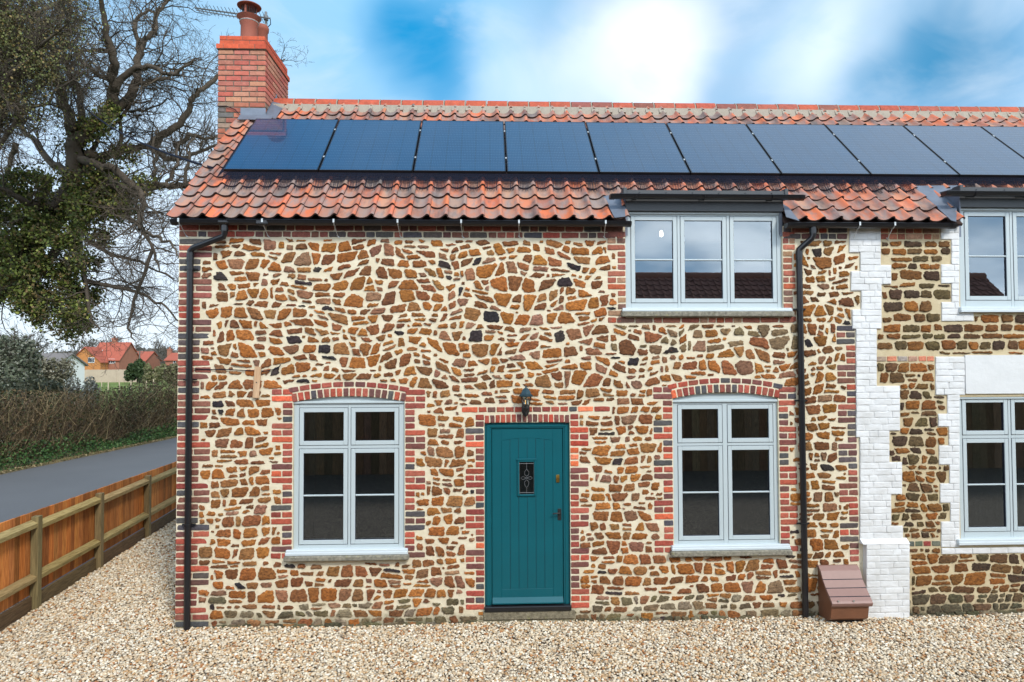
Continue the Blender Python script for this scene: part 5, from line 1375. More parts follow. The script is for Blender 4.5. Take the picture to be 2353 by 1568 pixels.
for a_, c_ in zip(pl, pl[1:]):
    for zz in (ftop((a_+c_)/2)-.15, .38):
        b = MB(); b.prism([(-.038, a_-.02, zz-.045), (.034, a_-.02, zz-.038), (.04, a_-.02, zz+.012), (-.038, a_-.02, zz+.05)], None, (0, c_-a_-.04, 0), 0, jit((1, 1, 1), .12))
        b.v = [tuple(Mf @ Vector((q[0]+.012, q[1]+.03, q[2]))) for q in b.v]; reparent(b.build('rail', ['rail']), fe)
    b = MB(); b.box((-.03, a_+.047, -.05), (.0, c_-.047, .165), 0, jit((1, 1, 1), .15), M=Mf, bev=.004); reparent(b.build('gravel_board', ['gboard']), fe)
# ------------------------------------------------------------------ road and verge
G0 = np.array([0, 0, 1.])
v0, v1 = PP(0, 1090, (0, 0, 0), G0), PP(407, 1005, (0, 0, 0), G0); vd = (v1-v0)/np.linalg.norm(v1-v0); print('verge', v0, v1)
far = v0+vd*60; near = v0-vd*14
rd = MB(); rd.face([(near[0], near[1], -.008), (-5.75, -14, -.008), (-5.75, 60, -.008), (far[0], far[1], -.008)]); tag(rd.build('road', ['tarmac']), kind='structure')
vn = np.array([-vd[1], vd[0], 0])       # away from the road, to -x
vg = MB(); N_ = 80
for i in range(N_):
    for j in range(6):
        def q(i_, j_):
            b_ = near+(far-near)*i_/N_; o_ = [-.05, .12, .35, .7, 1.4, 4][j_] if j_ < 6 else 9; h_ = [-.006, .02, .06, .12, .2, .15, .0][j_]
            wv = .09*mnoise.noise((i_*.9, j_*1.3, 0)) if j_ < 5 else 0
            p_ = b_+vn*(o_+wv); return (p_[0], p_[1], h_+.05*mnoise.noise((i_*.7, j_, 5))*(1 if j_ else 0))
        vg.face([q(i, j), q(i+1, j), q(i+1, j+1), q(i, j+1)])
tag(vg.build('verge', ['verge'], smooth=True), kind='structure')

# ------------------------------------------------------------------ vegetation builders
class Tw:
    """fast collector of 3-sided tubes, numpy at the end"""
    def __init__(s): s.P = []; s.R = []; s.T = []
    def add(s, pts, rs, t=(1, 1, 1)): s.P.append(pts); s.R.append(rs); s.T.append(t)
    def build(s, name, mat, parent=None, n=3):
        V = []; F = []; T = []; k = 0
        for pts, rs, t in zip(s.P, s.R, s.T):
            pts = np.asarray(pts, dtype=float); m_ = len(pts); nn = n if rs[0] < .05 else 7
            d = np.gradient(pts, axis=0); d /= (np.linalg.norm(d, axis=1, keepdims=True)+1e-9)
            ref = np.array([0, 0, 1.]) if abs(d[0, 2]) < .8 else np.array([1., 0, 0])
            a = np.cross(d, ref); a /= (np.linalg.norm(a, axis=1, keepdims=True)+1e-9); b = np.cross(d, a)
            an = np.arange(nn)*2*math.pi/nn
            ring = pts[:, None]+(a[:, None]*np.cos(an)[None, :, None]+b[:, None]*np.sin(an)[None, :, None])*np.asarray(rs)[:, None, None]
            V.append(ring.reshape(-1, 3))
            i, j = np.meshgrid(np.arange(m_-1), np.arange(nn), indexing='ij'); j2 = (j+1) % nn
            f = np.stack([k+i*nn+j, k+i*nn+j2, k+(i+1)*nn+j2, k+(i+1)*nn+j], -1).reshape(-1, 4); F.append(f); T.append(np.tile(t, (len(f), 1))); k += m_*nn
        return npmesh(name, np.concatenate(V), np.concatenate(F), [mat], np.concatenate(T), smooth=True, parent=parent)
def rdir(): v = NR.normal(size=3); return v/np.linalg.norm(v)
def grow(tw, p, d, L, r, lvl, spec, t=(1, 1, 1)):
    nseg, wig, kids, ang, lr, upb = spec[lvl]
    pts = [p]; rs = [r]; dd = d.copy()
    for i in range(nseg):
        dd = dd+rdir()*wig; dd[2] += upb; dd /= np.linalg.norm(dd); p = p+dd*L/nseg; pts.append(p); rs.append(max(r*(1-.75*(i+1)/nseg), .0045))
    tw.add(pts, rs, t)
    if lvl+1 < len(spec):
        for c in range(kids):
            f = (c+.6+R.uniform(-.3, .3))/kids*(.95)+.05; f = min(f, .999); i = int(f*nseg); q = np.array(pts[i])*(1-(f*nseg-i))+np.array(pts[min(i+1, nseg)])*(f*nseg-i)
            base = np.array(pts[min(i+1, nseg)])-np.array(pts[i]); base /= (np.linalg.norm(base)+1e-9); o = np.cross(base, rdir()); o /= (np.linalg.norm(o)+1e-9)
            a_ = ang*R.uniform(.7, 1.3); nd = base*math.cos(a_)+o*math.sin(a_); grow(tw, q, nd, L*lr*R.uniform(.6, 1.2)*(1.1-.5*f), max(rs[i]*.55, .004), lvl+1, spec, t)
def leaves(C, size, tint, name, parent=None, mat='leaf'):
    n = len(C); u = NR.normal(size=(n, 3)); u /= np.linalg.norm(u, axis=1, keepdims=True); w = NR.normal(size=(n, 3)); w = np.cross(u, w); w /= np.linalg.norm(w, axis=1, keepdims=True)
    s = size*NR.uniform(.6, 1.3, (n, 1)); V = np.stack([C-u*s*.55, C+w*s*.42, C+u*s*.55, C-w*s*.42], 1).reshape(-1, 3)
    F = np.arange(4*n).reshape(n, 4); return npmesh(name, V, F, [mat], tint, parent=parent)
def pal_tint(n, pal, w=None, j=.25):
    pal = np.array(pal); return pal[NR.choice(len(pal), n, p=w)]*NR.uniform(1-j, 1+j, (n, 1))

# ------------------------------------------------------------------ the big oak
D0 = 15.0
def L2(pts, y=D0): return [P(a/2.729, b/2.729, y+c) for a, b, c in pts]
limbs = [
 ([(-330, 2420, 0), (-200, 2050, 0), (60, 1700, 0), (330, 1380, 0), (450, 1180, 0), (470, 1010, 0), (465, 860, 0)], .42, .25),
 ([(465, 870, 0), (440, 760, -.2), (400, 660, -.4), (385, 560, -.6), (350, 470, -.8), (335, 300, -1), (270, 220, -1.2), (150, 180, -1.6), (20, 150, -2)], .27, .05),
 ([(500, 860, 0), (510, 700, .2), (490, 560, .5), (430, 470, .8), (400, 330, 1), (380, 200, 1.3), (400, 60, 1.6), (380, -80, 1.8)], .18, .04),
 ([(480, 900, 0), (600, 780, 0), (690, 680, -.2), (715, 550, -.4), (700, 470, -.6), (722, 400, -.8), (700, 300, -.9), (660, 200, -1.1), (640, 60, -1.3), (620, -60, -1.6), (640, -200, -1.8)], .33, .06),
 ([(600, 790, 0), (730, 690, .1), (830, 590, .3), (870, 500, .5), (850, 430, .6), (885, 300, .8), (900, 262, .9), (975, 210, 1), (985, 90, 1.2), (1040, 20, 1.5), (1090, -60, 1.8)], .26, .06),
 ([(860, 420, .6), (870, 260, .9), (845, 170, 1.1), (855, 130, 1.2), (925, 60, 1.5), (980, 90, 1.7), (1000, 40, 2)], .13, .04),
 ([(705, 560, -.4), (780, 480, -.5), (855, 425, -.6), (960, 420, -.8), (1020, 460, -1), (1090, 470, -1.2), (1150, 420, -1.4), (1230, 380, -1.6)], .17, .04),
 ([(870, 520, .5), (960, 510, .6), (1060, 490, .9), (1120, 440, 1.2), (1180, 400, 1.5), (1260, 360, 1.8)], .12, .03),
 ([(700, 510, -.4), (600, 460, -.2), (510, 380, 0), (440, 300, .3), (420, 200, .5)], .13, .04),
 ([(730, 330, -.8), (640, 312, -1), (540, 318, -1.2), (470, 350, -1.4), (380, 400, -1.8)], .1, .04),
 ([(500, 1000, 0), (620, 1040, -.6), (720, 1060, -1), (800, 1140, -1.3), (870, 1190, -1.5), (910, 1290, -1.7), (875, 1340, -1.8), (870, 1400, -2), (905, 1450, -2.1), (960, 1485, -2.3), (1050, 1515, -2.5), (1100, 1560, -2.6), (1120, 1620, -2.8)], .20, .03),
 ([(500, 960, 0), (620, 990, .5), (730, 965, .8), (830, 930, 1), (950, 920, 1.2), (1040, 1000, 1.4), (1150, 990, 1.6), (1260, 950, 1.8), (1400, 900, 2)], .25, .06),
 ([(950, 925, 1.2), (1010, 850, 1.2), (1130, 780, 1.3), (1190, 690, 1.4), (1205, 620, 1.5), (1270, 560, 1.6), (1360, 480, 1.8), (1440, 430, 2), (1560, 420, 2.4), (1700, 420, 2.8), (1790, 370, 3)], .2, .04),
 ([(1100, 930, 1.5), (1190, 840, 1.5), (1260, 865, 1.6), (1340, 870, 1.8), (1420, 820, 2)], .13, .05),
 ([(620, 1130, -.4), (760, 1180, -.5), (880, 1190, -.6), (980, 1170, -.7), (1120, 1163, -.8), (1235, 1160, -1), (1250, 1200, -1)], .22, .10),
 ([(975, 1160, -.7), (968, 1080, -.6), (985, 1000, -.5), (960, 900, -.3), (990, 800, 0)], .09, .04),
 ([(1050, 1155, -.7), (1085, 1080, -.6), (1120, 1020, -.5), (1110, 940, -.3), (1150, 860, 0)], .09, .04),
 ([(1160, 1160, -.7), (1165, 1080, -.6), (1190, 1000, -.5), (1175, 920, -.3), (1230, 850, 0)], .09, .04),
 ([(560, 1250, 0), (640, 1300, -.4), (760, 1335, -.8), (840, 1390, -1.2), (900, 1440, -1.5), (960, 1560, -1.8), (1000, 1700, -2)], .16, .04),
 ([(730, 980, .8), (760, 880, .6), (750, 760, .4), (800, 680, .2), (850, 640, 0), (960, 640, -.2)], .12, .03),
 ([(560, 1000, .2), (600, 900, .4), (610, 850, .6), (700, 800, .8), (780, 700, 1), (900, 700, 1.2), (1000, 660, 1.4), (1100, 600, 1.6)], .12, .03),
 ([(440, 1200, 0), (300, 1300, -1), (180, 1280, -1.6), (50, 1200, -2.2), (-80, 1150, -2.6)], .22, .06),
 ([(440, 1100, 0), (300, 1000, .6), (200, 860, 1), (80, 760, 1.6), (-60, 700, 2)], .2, .05),
 ([(420, 1300, 0), (480, 1500, -.8), (520, 1700, -1.4), (560, 1950, -1.8), (620, 2080, -2.1)], .14, .03),
 ([(520, 1760, -1), (680, 1790, -1.3), (850, 1830, -1.5), (1010, 1900, -1.7), (1130, 2020, -1.9)], .11, .03),
 ([(540, 1500, -.6), (700, 1600, -.9), (880, 1640, -1.2), (1090, 1750, -1.6)], .10, .03),
 ([(960, 1560, -1.8), (840, 1880, -1.9), (800, 2060, -2), (850, 2140, -2.1)], .08, .03),
 ([(100, 900, 1), (60, 1050, 1.4), (-20, 1250, 1.6)], .14, .05),
 ([(420, 1500, 0), (250, 1700, -.8), (60, 1800, -1.2), (-80, 1850, -1.6)], .2, .05),
]
oak = empty('oak_tree', (float(P(140, 886, D0)[0]), D0, 0), label='huge bare oak with twisting limbs rising behind the hedge, ivy on its trunk', cat='tree')
SP = [(6, .42, 8, .95, .55, .03), (6, .45, 8, .85, .55, .02), (4, .5, 5, .75, .5, .02), (3, .5, 0, 0, 0, 0)]
tw = Tw(); lt = Tw()
for li, (pl_, r0, r1) in enumerate(limbs):
    pts = L2(pl_); pts = [np.array(p_) for p_ in pts]
    # refine with wobble
    fine = []; rr = []
    for i in range(len(pts)-1):
        for k in range(4):
            f = k/4; p_ = pts[i]*(1-f)+pts[i+1]*f+NR.normal(size=3)*.03*(1 if k else 0); fine.append(p_); rr.append((r0+(r1-r0)*(i+f)/(len(pts)-1))*(.72 if li else 1))
    fine.append(pts[-1]); rr.append(r1*.45); lt.add(fine, rr)
    if li == 0: continue
    Ltot = sum(np.linalg.norm(pts[i+1]-pts[i]) for i in range(len(pts)-1)); nk = int(Ltot/.26)
    for c in range(nk):
        f = (c+R.random())/nk*(len(fine)-1); i = int(f); q = fine[i]; base = fine[min(i+1, len(fine)-1)]-fine[max(i-1, 0)]; base = base/(np.linalg.norm(base)+1e-9)
        if c/nk < .12 and r0 > .2: continue
        o_ = np.cross(base, rdir()); o_ /= np.linalg.norm(o_)+1e-9; nd = base*.55+o_*.85; nd[2] += .12
        grow(tw, q, nd/np.linalg.norm(nd), R.uniform(.9, 2.3), min(.03, rr[i]*.5), 1, SP)
trunk = reparent(lt.build('trunk', 'bark'), oak); br = reparent(tw.build('branches', 'bark'), oak)
print('oak twigs', len(tw.P))
# ivy: clumps along the trunk, lower mass hanging to the left
def blob(px, py, y, rpx, n, fl=.8):
    c = P(px, py, D0+y); r_ = rpx/FPX*(D0+7.4)
    u = NR.normal(size=(n, 3)); u /= np.linalg.norm(u, axis=1, keepdims=True); return c+NR.normal(size=(n, 3))*(r_*.62)*np.array([1, fl, .95])
C = []
for (a, b_, rp_, n_) in ((172, 340, 22, 600), (200, 300, 26, 900), (230, 280, 22, 700), (250, 255, 18, 500), (175, 400, 22, 600), (215, 390, 24, 700), (240, 420, 36, 2200), (275, 440, 34, 2200), (225, 460, 34, 2200), (285, 475, 24, 1200), (255, 470, 30, 1800), (200, 480, 30, 1500), (330, 425, 22, 500), (270, 350, 16, 300), (300, 360, 22, 300), (235, 545, 22, 700), (212, 600, 20, 500), (212, 680, 20, 500), (195, 740, 18, 500)):
    C.append(blob(a, b_, R.uniform(-1.2, .8), rp_, n_))
for _ in range(330):
    a = R.uniform(-40, 192); b_ = R.uniform(400, 775)
    if b_ > 680+a*.70: continue
    C.append(blob(a, b_, R.uniform(-2.2, 1.0), R.uniform(9, 24), int(R.uniform(70, 230))))
C = np.concatenate(C); print('ivy', len(C))
reparent(leaves(C, .090, pal_tint(len(C), [(.055, .075, .020), (.12, .145, .028), (.20, .22, .045), (.11, .09, .038), (.18, .125, .05), (.32, .32, .08)], [.3, .25, .1, .17, .13, .05]), 'ivy'), oak)
# second tree, twig-dense and part ivied, at the upper left
t2 = empty('ivied_tree', (float(P(-60, 900, 11)[0]), 11, 0), label='dense twiggy tree with olive leaves filling the upper left corner', cat='tree')
lt = Tw(); tw = Tw(); b0 = np.array(P(-130, 900, 11)); b0[2] = -.1
top = [b0, np.array(P(-125, 700, 11)), np.array(P(-110, 500, 11)), np.array(P(-90, 350, 11)), np.array(P(-70, 200, 11))]
lt.add(top, [.4, .36, .3, .24, .15])
for k in range(26):
    s_ = top[R.choice((2, 3, 4, 3))]; e_ = np.array(P(R.uniform(-60, 190), R.uniform(-140, 330) if k % 3 else R.uniform(-60, 150), 11+R.uniform(-2.5, 2.5)))
    n_ = 8; pts = [s_*(1-i/n_)+e_*(i/n_)+NR.normal(size=3)*.12*(1 if 0 < i < n_ else 0)+np.array([0, 0, .5*math.sin(math.pi*i/n_)]) for i in range(n_+1)]
    lt.add(pts, [.10*(1-.8*i/n_) for i in range(n_+1)])
    for c in range(26):
        i = R.randint(2, n_); grow(tw, pts[i], (pts[min(i, n_)]-pts[i-1])*.7+rdir()*.6, R.uniform(.6, 1.4), .02, 1, SP)
reparent(lt.build('trunk', 'bark'), t2); reparent(tw.build('branches', 'bark'), t2)
C = []
for _ in range(120):
    a, b_ = R.uniform(-60, 200), R.uniform(-60, 260)
    if a > 120 and b_ > 120: continue
    c = P(a, b_, 11+R.uniform(-2, 2)); n_ = int(R.uniform(60, 240)); C.append(c+NR.normal(size=(n_, 3))*R.uniform(.18, .4))
C = np.concatenate(C); reparent(leaves(C, .055, pal_tint(len(C), [(.10, .10, .035), (.14, .12, .05), (.075, .08, .03), (.20, .14, .05), (.15, .17, .05)]), 'foliage'), t2)

# ------------------------------------------------------------------ hedge along the road
hg = empty('hedge', (float(v0[0])-1, float(v0[1]), 0), label='long unclipped brown leafless hedge along the far side of the road', cat='hedge')
tw = Tw(); N_ = 15000
HW = (.55, 1.9)
for i in range(N_):
    l = R.uniform(-5, 34); o_ = R.uniform(*HW); b_ = v0+vd*l+vn*o_; zr = .1
    hh = 1.98+.14*math.sin(l*.9)+.12*math.sin(l*2.3+1)+R.uniform(-.25, .15)
    z0 = R.uniform(.05, hh*.85) if R.random() < .82 else .05
    L_ = R.uniform(.35, .95) if z0 > .06 else R.uniform(.8, 1.7); d = np.array([R.uniform(-.6, .6), R.uniform(-.6, .6), R.uniform(.3, 1.2)]); d /= np.linalg.norm(d)
    p_ = np.array([b_[0], b_[1], z0]); pts = [p_]; 
    for k in range(3): d = d+rdir()*.28; d /= np.linalg.norm(d); p_ = p_+d*L_/3; pts.append(p_)
    if pts[-1][2] > hh+.15: continue
    c = R.choice([(.14, .095, .052), (.10, .066, .040), (.20, .145, .08), (.08, .052, .032), (.11, .085, .04), (.30, .22, .12)]); tw.add(pts, [.008, .007, .006, .003] if R.random() < .85 else [.016, .013, .009, .004], jit(c, .2))
reparent(tw.build('stems', 'stick'), hg)
n_ = 52000; l = NR.uniform(-5, 34, n_); o_ = NR.uniform(.5, 1.9, n_); zz = NR.uniform(.02, 2.02, n_)
C = v0[None]+vd[None]*l[:, None]+vn[None]*o_[:, None]; C[:, 2] = zz+.1*np.sin(l*.9)
reparent(leaves(C, .062, pal_tint(n_, [(.08, .054, .028), (.06, .058, .022), (.11, .076, .036), (.035, .045, .016), (.15, .11, .055)]), 'leaves'), hg)
# ivy and nettles at the hedge foot
n_ = 26000; l = NR.uniform(-5, 34, n_); o_ = NR.uniform(.12, .75, n_)**1.0; hm = (.25+.22*np.sin(l*.8)+.12*np.sin(l*2.1))
zz = NR.uniform(0, 1, n_)*np.clip(hm+.25, .08, .7)*np.clip(o_/.5, .25, 1)+.03
C = v0[None]+vd[None]*l[:, None]+vn[None]*o_[:, None]; C[:, 2] = zz
tag(leaves(C, .06, pal_tint(n_, [(.035, .085, .022), (.055, .12, .03), (.025, .055, .02), (.08, .12, .04)]), 'ground_ivy'), kind='stuff', label='green ivy and weeds growing at the foot of the roadside hedge', cat='ground cover')
n_ = 9000; l = NR.uniform(-5, 34, n_); o_ = NR.uniform(-.06, .3, n_); C = v0[None]+vd[None]*l[:, None]+vn[None]*o_[:, None]; C[:, 2] = .02+NR.uniform(0, .03, n_)
tag(leaves(C, .05, pal_tint(n_, [(.25, .19, .10), (.18, .13, .06), (.12, .12, .05)]), 'leaf_litter'), kind='stuff', label='tan leaf litter lining the far edge of the road', cat='leaf litter')

# ------------------------------------------------------------------ distant houses, trees, field furniture
HY = 145.0
def HP(px, py, y=HY): p_ = P(px, py, y); return float(p_[0]), float(p_[2])
gz = gh(-85, HY)
def gable_house(name, lab, px0, px1, pye, pyr, y, dep, chx, extras, roofdir='x', wallm='dist_brick'):
    x0, ze_ = HP(px0, pye, y); x1, _ = HP(px1, pye, y); _, zr_ = HP((px0+px1)/2, pyr, y+dep/2 if roofdir == 'x' else y)
    g = gh(x0, y)-.1; e = empty(name, (x0, y, g), label=lab, cat='house')
    w_ = MB(); w_.box((x0, y, g), (x1, y+dep, ze_), 0)
    if roofdir == 'x':
        for xx, t_ in ((x0, .2), (x1-.2, .2)): w_.prism([(xx, y, ze_), (xx, y+dep, ze_), (xx, y+dep/2, zr_-.15)], None, (t_, 0, 0))
    else: w_.prism([(x0, y, ze_), (x1, y, ze_), ((x0+x1)/2, y, zr_-.1)], None, (0, .3, 0))
    reparent(w_.build('wall', [wallm]), e)
    r_ = MB(); th_ = .18
    if roofdir == 'x':
        r_.prism([(x0-.3, y-.35, ze_-.1), (x0-.3, y+dep/2, zr_), (x0-.3, y+dep+.35, ze_-.1), (x0-.3, y+dep+.35, ze_-.1-th_), (x0-.3, y+dep/2, zr_-th_), (x0-.3, y-.35, ze_-.1-th_)], None, (x1-x0+.6, 0, 0))
    else:
        xm_ = (x0+x1)/2; r_.prism([(x0-.3, y-.3, ze_-.1), (xm_, y-.3, zr_), (x1+.3, y-.3, ze_-.1), (x1+.3, y-.3, ze_-.1-th_), (xm_, y-.3, zr_-th_), (x0-.3, y-.3, ze_-.1-th_)], None, (0, dep+.6, 0))
    ro = reparent(r_.build('roof', ['dist_roof']), e)
    for (cxp, cyp, cw) in chx:
        xx, zt = HP(cxp, cyp, y+dep/2); c_ = MB(); c_.box((xx-cw, y+dep/2-.4, zr_-1.2), (xx+cw, y+dep/2+.4, zt)); c_.box((xx-cw-.08, y+dep/2-.5, zt-.35), (xx+cw+.08, y+dep/2+.5, zt-.15)); c_.lathe((xx, y+dep/2, zt), [(.2, 0), (.17, .5)], 10); co_ = c_.build('chimney', ['dist_brick'], None); reparent(co_, e)
    for (a, b_, c_, d_, n_) in extras:
        xa_, za_ = HP(a, b_, y-.06); xb_, zb_ = HP(c_, d_, y-.06); m_ = MB(); m_.box((xa_, y-.08, zb_), (xb_, y-.0, za_), 0)
        fo = reparent(m_.build('window', ['farwhite']), e)
        p_ = MB()
        for k in range(n_): u0 = xa_+.1+(xb_-xa_-.1)*k/n_; u1 = xa_+(xb_-xa_-.1)*(k+1)/n_; p_.box((u0, y-.11, zb_+.12), (u1, y-.07, za_-.12), 0)
        po = p_.build('pane', ['fardark']); po.parent = fo
    return e, (x0, x1, ze_, zr_, g)
h1, h1d = gable_house('brick_house', 'far brick house with long red roof and a rooflight behind the pale fence', 205, 274, 827, 787, HY, 9, [(263.5, 777, .45)], [(249, 825, 264.5, 835.5, 3)])
xx, zz = HP(222, 812, HY+1.2); b = MB(); sl = math.atan2(h1d[3]-h1d[2], 4.85); b.box((-.85, -.9, 0), (.85, .9, .16), 0); b.box((-.7, -.75, .165), (.7, .75, .18), 1)
yy_ = HY+1.6; o = b.build('rooflight', ['farwhite', 'panelframe']); o.parent = h1; wl = Matrix.Translation((xx, yy_, h1d[2]-.1+(yy_-HY+.35)*math.tan(sl)+.02)) @ Matrix.Rotation(sl, 4, 'X'); o.matrix_world = Matrix.Translation(h1.location) @ Matrix.Translation(-h1.location) @ wl; o.matrix_parent_inverse = Matrix.Translation(-h1.location)
h2, _ = gable_house('timber_gabled_house', 'far house with orange cladding on a front gable beside the long red roof', 160, 231, 832, 797, HY-3, 8, [], [(202, 822, 217, 834, 3), (228, 823, 234, 834, 1)][:1], 'y', 'dist_wood')
h3, _ = gable_house('brick_house', 'smaller far brick house with red roof and chimney behind the dark bush', 287, 334, 829, 808, HY+22, 8, [(289, 797, .5)], [])
h4, _ = gable_house('brick_house', 'far red-roofed house just left of the cottage corner', 380, 412, 827, 811, HY+18, 8, [(390, 802, .5)], [(398, 829, 404, 835, 1)])
h5, _ = gable_house('white_house', 'pale rendered house glimpsed through the shrubs at the left', 62, 128, 838, 812, 78, 6, [], [(82, 842, 92, 852, 2)], 'x', 'farwhite'); [setattr(c.data.materials, '__doc__', None) if False else c.data.materials.__setitem__(0, MAT['fargrey']) for c in h5.children if c.name.startswith('roof')]
# close board fence far away
xa_, za_ = HP(183, 850, HY-14); xb_, zb_ = HP(366, 851, HY-14); b = MB(); g = gh(-80, HY-14); x = xa_; topz = za_
while x < xb_: t_ = R.uniform(-.06, .06); b.box((x, HY-14+(0.05 if int((x-xa_)/2.4) % 2 else 0), g-.2), (x+.28, HY-14+.12, topz+t_*.4), 0); x += .3
tag(b.build('closeboard_fence', ['dist_fence']), 'long pale new timber fence across the far field', 'fence')
# pole
px_, _ = HP(320.5, 850, HY-20); b = MB(); b.tube([(px_, HY-20, gh(px_, HY-20)-.2), (px_, HY-20, HP(320.5, 806, HY-20)[1])], [.17, .12], 8); b.box((px_-.7, HY-20.1, HP(320, 812, HY-20)[1]), (px_+.7, HY-19.9, HP(320, 810.5, HY-20)[1])); tag(b.build('utility_pole', ['pole']), 'wooden utility pole standing by the pale far fence', 'utility pole')
# sapling stakes
for i, px in enumerate((207, 234, 249, 275, 301, 337, 352)):
    y_ = R.uniform(70, 105); xx, _ = HP(px, 870, y_); g = gh(xx, y_); b = MB(); b.tube([(xx, y_, g-.1), (xx+R.uniform(-.05, .05), y_, g+R.uniform(.9, 1.5))], .07, 6); tag(b.build('tree_guard', ['dist_fence']), 'pale sapling guard standing in the grass field before the far fence', 'tree guard', 'sapling guards in the field')
# far bushes
def bush(name, px, pyt, y, wpx, tint, lab, n_=5000, size=.35, cat='bush', group=None):
    x_, zt = HP(px, pyt, y); g = gh(x_, y); rx = wpx/FPX*(y+7.4)/2; h_ = zt-g; C = []
    for k in range(max(6, n_//260)):
        c = np.array([x_+R.uniform(-.75, .75)*rx, y+R.uniform(-.5, .5)*rx, g+h_*R.uniform(.25, .8)]); m_ = 260
        u = NR.normal(size=(m_, 3)); u /= np.linalg.norm(u, axis=1, keepdims=True); C.append(c+u*np.array([rx*.35, rx*.3, h_*.25])*NR.uniform(.2, 1, (m_, 1))**.4)
    C = np.concatenate(C); C[:, 2] = np.clip(C[:, 2], g, zt+.2)
    e = empty(name, (x_, y, g)); tag(e, lab, cat, group); reparent(leaves(C, size, pal_tint(len(C), tint), 'foliage'), e)
    b = MB(); b.tube([(x_, y, g-.1), (x_, y, g+h_*.5)], [rx*.06+.03, .03], 6); reparent(b.build('stem', ['bark']), e); return e
bush('round_bush', 316, 822, HY-22, 44, [(.035, .06, .02), (.05, .075, .025), (.03, .045, .02)], 'rounded dark green bush in front of the far fence', 5000, .4)
bush('shrub', 360, 832, HY-30, 50, [(.14, .14, .06), (.11, .12, .05), (.17, .15, .08)], 'olive scrubby bush right of the utility pole', 4000, .4)
bush('shrub', 396, 836, HY-45, 46, [(.12, .10, .06), (.13, .13, .06), (.10, .08, .05)], 'tawny scrub beside the cottage corner', 4000, .4)
bush('conifer_bush', 20, 775, 30, 120, [(.10, .115, .075), (.14, .15, .10), (.075, .085, .055), (.19, .19, .15)], 'broad grey green bush behind the hedge at the left edge', 16000, .16)
bush('shrub', 120, 822, 34, 100, [(.15, .14, .09), (.12, .115, .07), (.21, .19, .14)], 'grey brown shrub under the hanging ivy', 9000, .14)
bush('shrub', 60, 865, 20, 150, [(.10, .10, .055), (.14, .13, .08), (.075, .08, .045)], 'low dark shrub rising just above the hedge at the left', 9000, .12)
bush('shrub', 170, 866, 24, 90, [(.26, .23, .18), (.18, .16, .11), (.32, .30, .25)], 'pale wispy shrub above the hedge below the orange gable', 5000, .10)
# far bare trees: one mesh, copied
SP2 = [(6, .3, 9, .7, .55, .05), (5, .4, 7, .7, .55, .05), (4, .4, 5, .7, .55, .04), (3, .4, 0, 0, 0, 0)]
ft = []
for v_ in range(3):
    tw = Tw(); grow(tw, np.array([0, 0, 0.]), np.array([0, 0, 1.]), 8, .3, 0, SP2)
    for P_ in range(len(tw.R)): tw.R[P_] = [max(r_, .035) for r_ in tw.R[P_]]
    e = empty('bare_tree'); lo_ = Tw(); lo_.P = tw.P[:1]; lo_.R = tw.R[:1]; lo_.T = tw.T[:1]; hi_ = Tw(); hi_.P = tw.P[1:]; hi_.R = tw.R[1:]; hi_.T = tw.T[1:]
    lo_.build('trunk', 'farbark', e); hi_.build('branches', 'farbark', e); ft.append(e)
k = 0
for px, top_, y in [(232, 762, 190), (246, 775, 200), (198, 770, 205), (268, 778, 210), (283, 770, 200), (300, 788, 205), (315, 776, 190), (332, 784, 210), (348, 786, 195), (362, 780, 200), (378, 776, 190), (395, 770, 180), (405, 782, 170), (214, 780, 215), (160, 765, 180), (130, 770, 190), (95, 760, 170), (60, 740, 150), (20, 745, 160), (255, 790, 215), (292, 792, 220), (340, 795, 220), (372, 796, 215)]:
    src = ft[k % 3]
    if k < 3: e = src
    else:
        e = src.copy(); COL.objects.link(e)
        for c in src.children: d = c.copy(); COL.objects.link(d); d.parent = e
    x_, zt = HP(px, top_, y); g = gh(x_, y); hgt = zt-g; e.location = (x_, y, g); e.scale = (hgt/9.5*R.uniform(.9, 1.25),)*2+(hgt/10.2,); e.rotation_euler = (0, 0, R.uniform(0, 6.28))
    tag(e, 'bare leafless tree in the far row behind the red-roofed houses', 'tree', 'bare trees on the skyline behind the houses'); k += 1
bush('far_wood', 300, 800, 230, 330, [(.15, .14, .12), (.12, .12, .10), (.17, .15, .12)], 'grey brown mass of distant woodland behind the far houses', 16000, 1.1, 'woodland')
# ------------------------------------------------------------------ cottage opposite, behind the camera: what the windows reflect
op = empty('opposite_cottage', (0, -9.6, 0), label='dark boarded cottage with brown pantile roof across the gravel yard', cat='cottage')
b = MB(); x = -13
while x < 15: b.box((x+.003, -9.8-R.uniform(0, .01), -.1), (x+.197, -9.6+R.uniform(-.012, .0), 3.35), 0, jit((1, 1, 1), .3)); x += .2
b.box((-13, -15.5, -.1), (15, -9.85, 3.3), 0); reparent(b.build('wall', ['oppwall']), op)
oy, oz, oth = -9.35, 3.35, rad(42)
ors = lambda x_, s_, n_: (-x_, oy-s_*math.cos(oth)+n_*math.sin(oth), oz+s_*math.sin(oth)+n_*math.cos(oth))
TWs = TW
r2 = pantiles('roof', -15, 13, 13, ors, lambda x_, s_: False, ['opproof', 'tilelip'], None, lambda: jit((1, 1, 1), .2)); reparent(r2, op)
orz = oz+13*GA*math.sin(oth); ory = oy-13*GA*math.cos(oth)
b = MB(); b.tube([(-13, ory, orz), (15, ory, orz)], .13, 12); b.prism([(-13, ory, orz), (-13, oy, oz-.03), (-13, ory-2.3, oz)], None, (28, 0, 0)); reparent(b.build('ridge', ['opproof'], smooth='auto'), op)

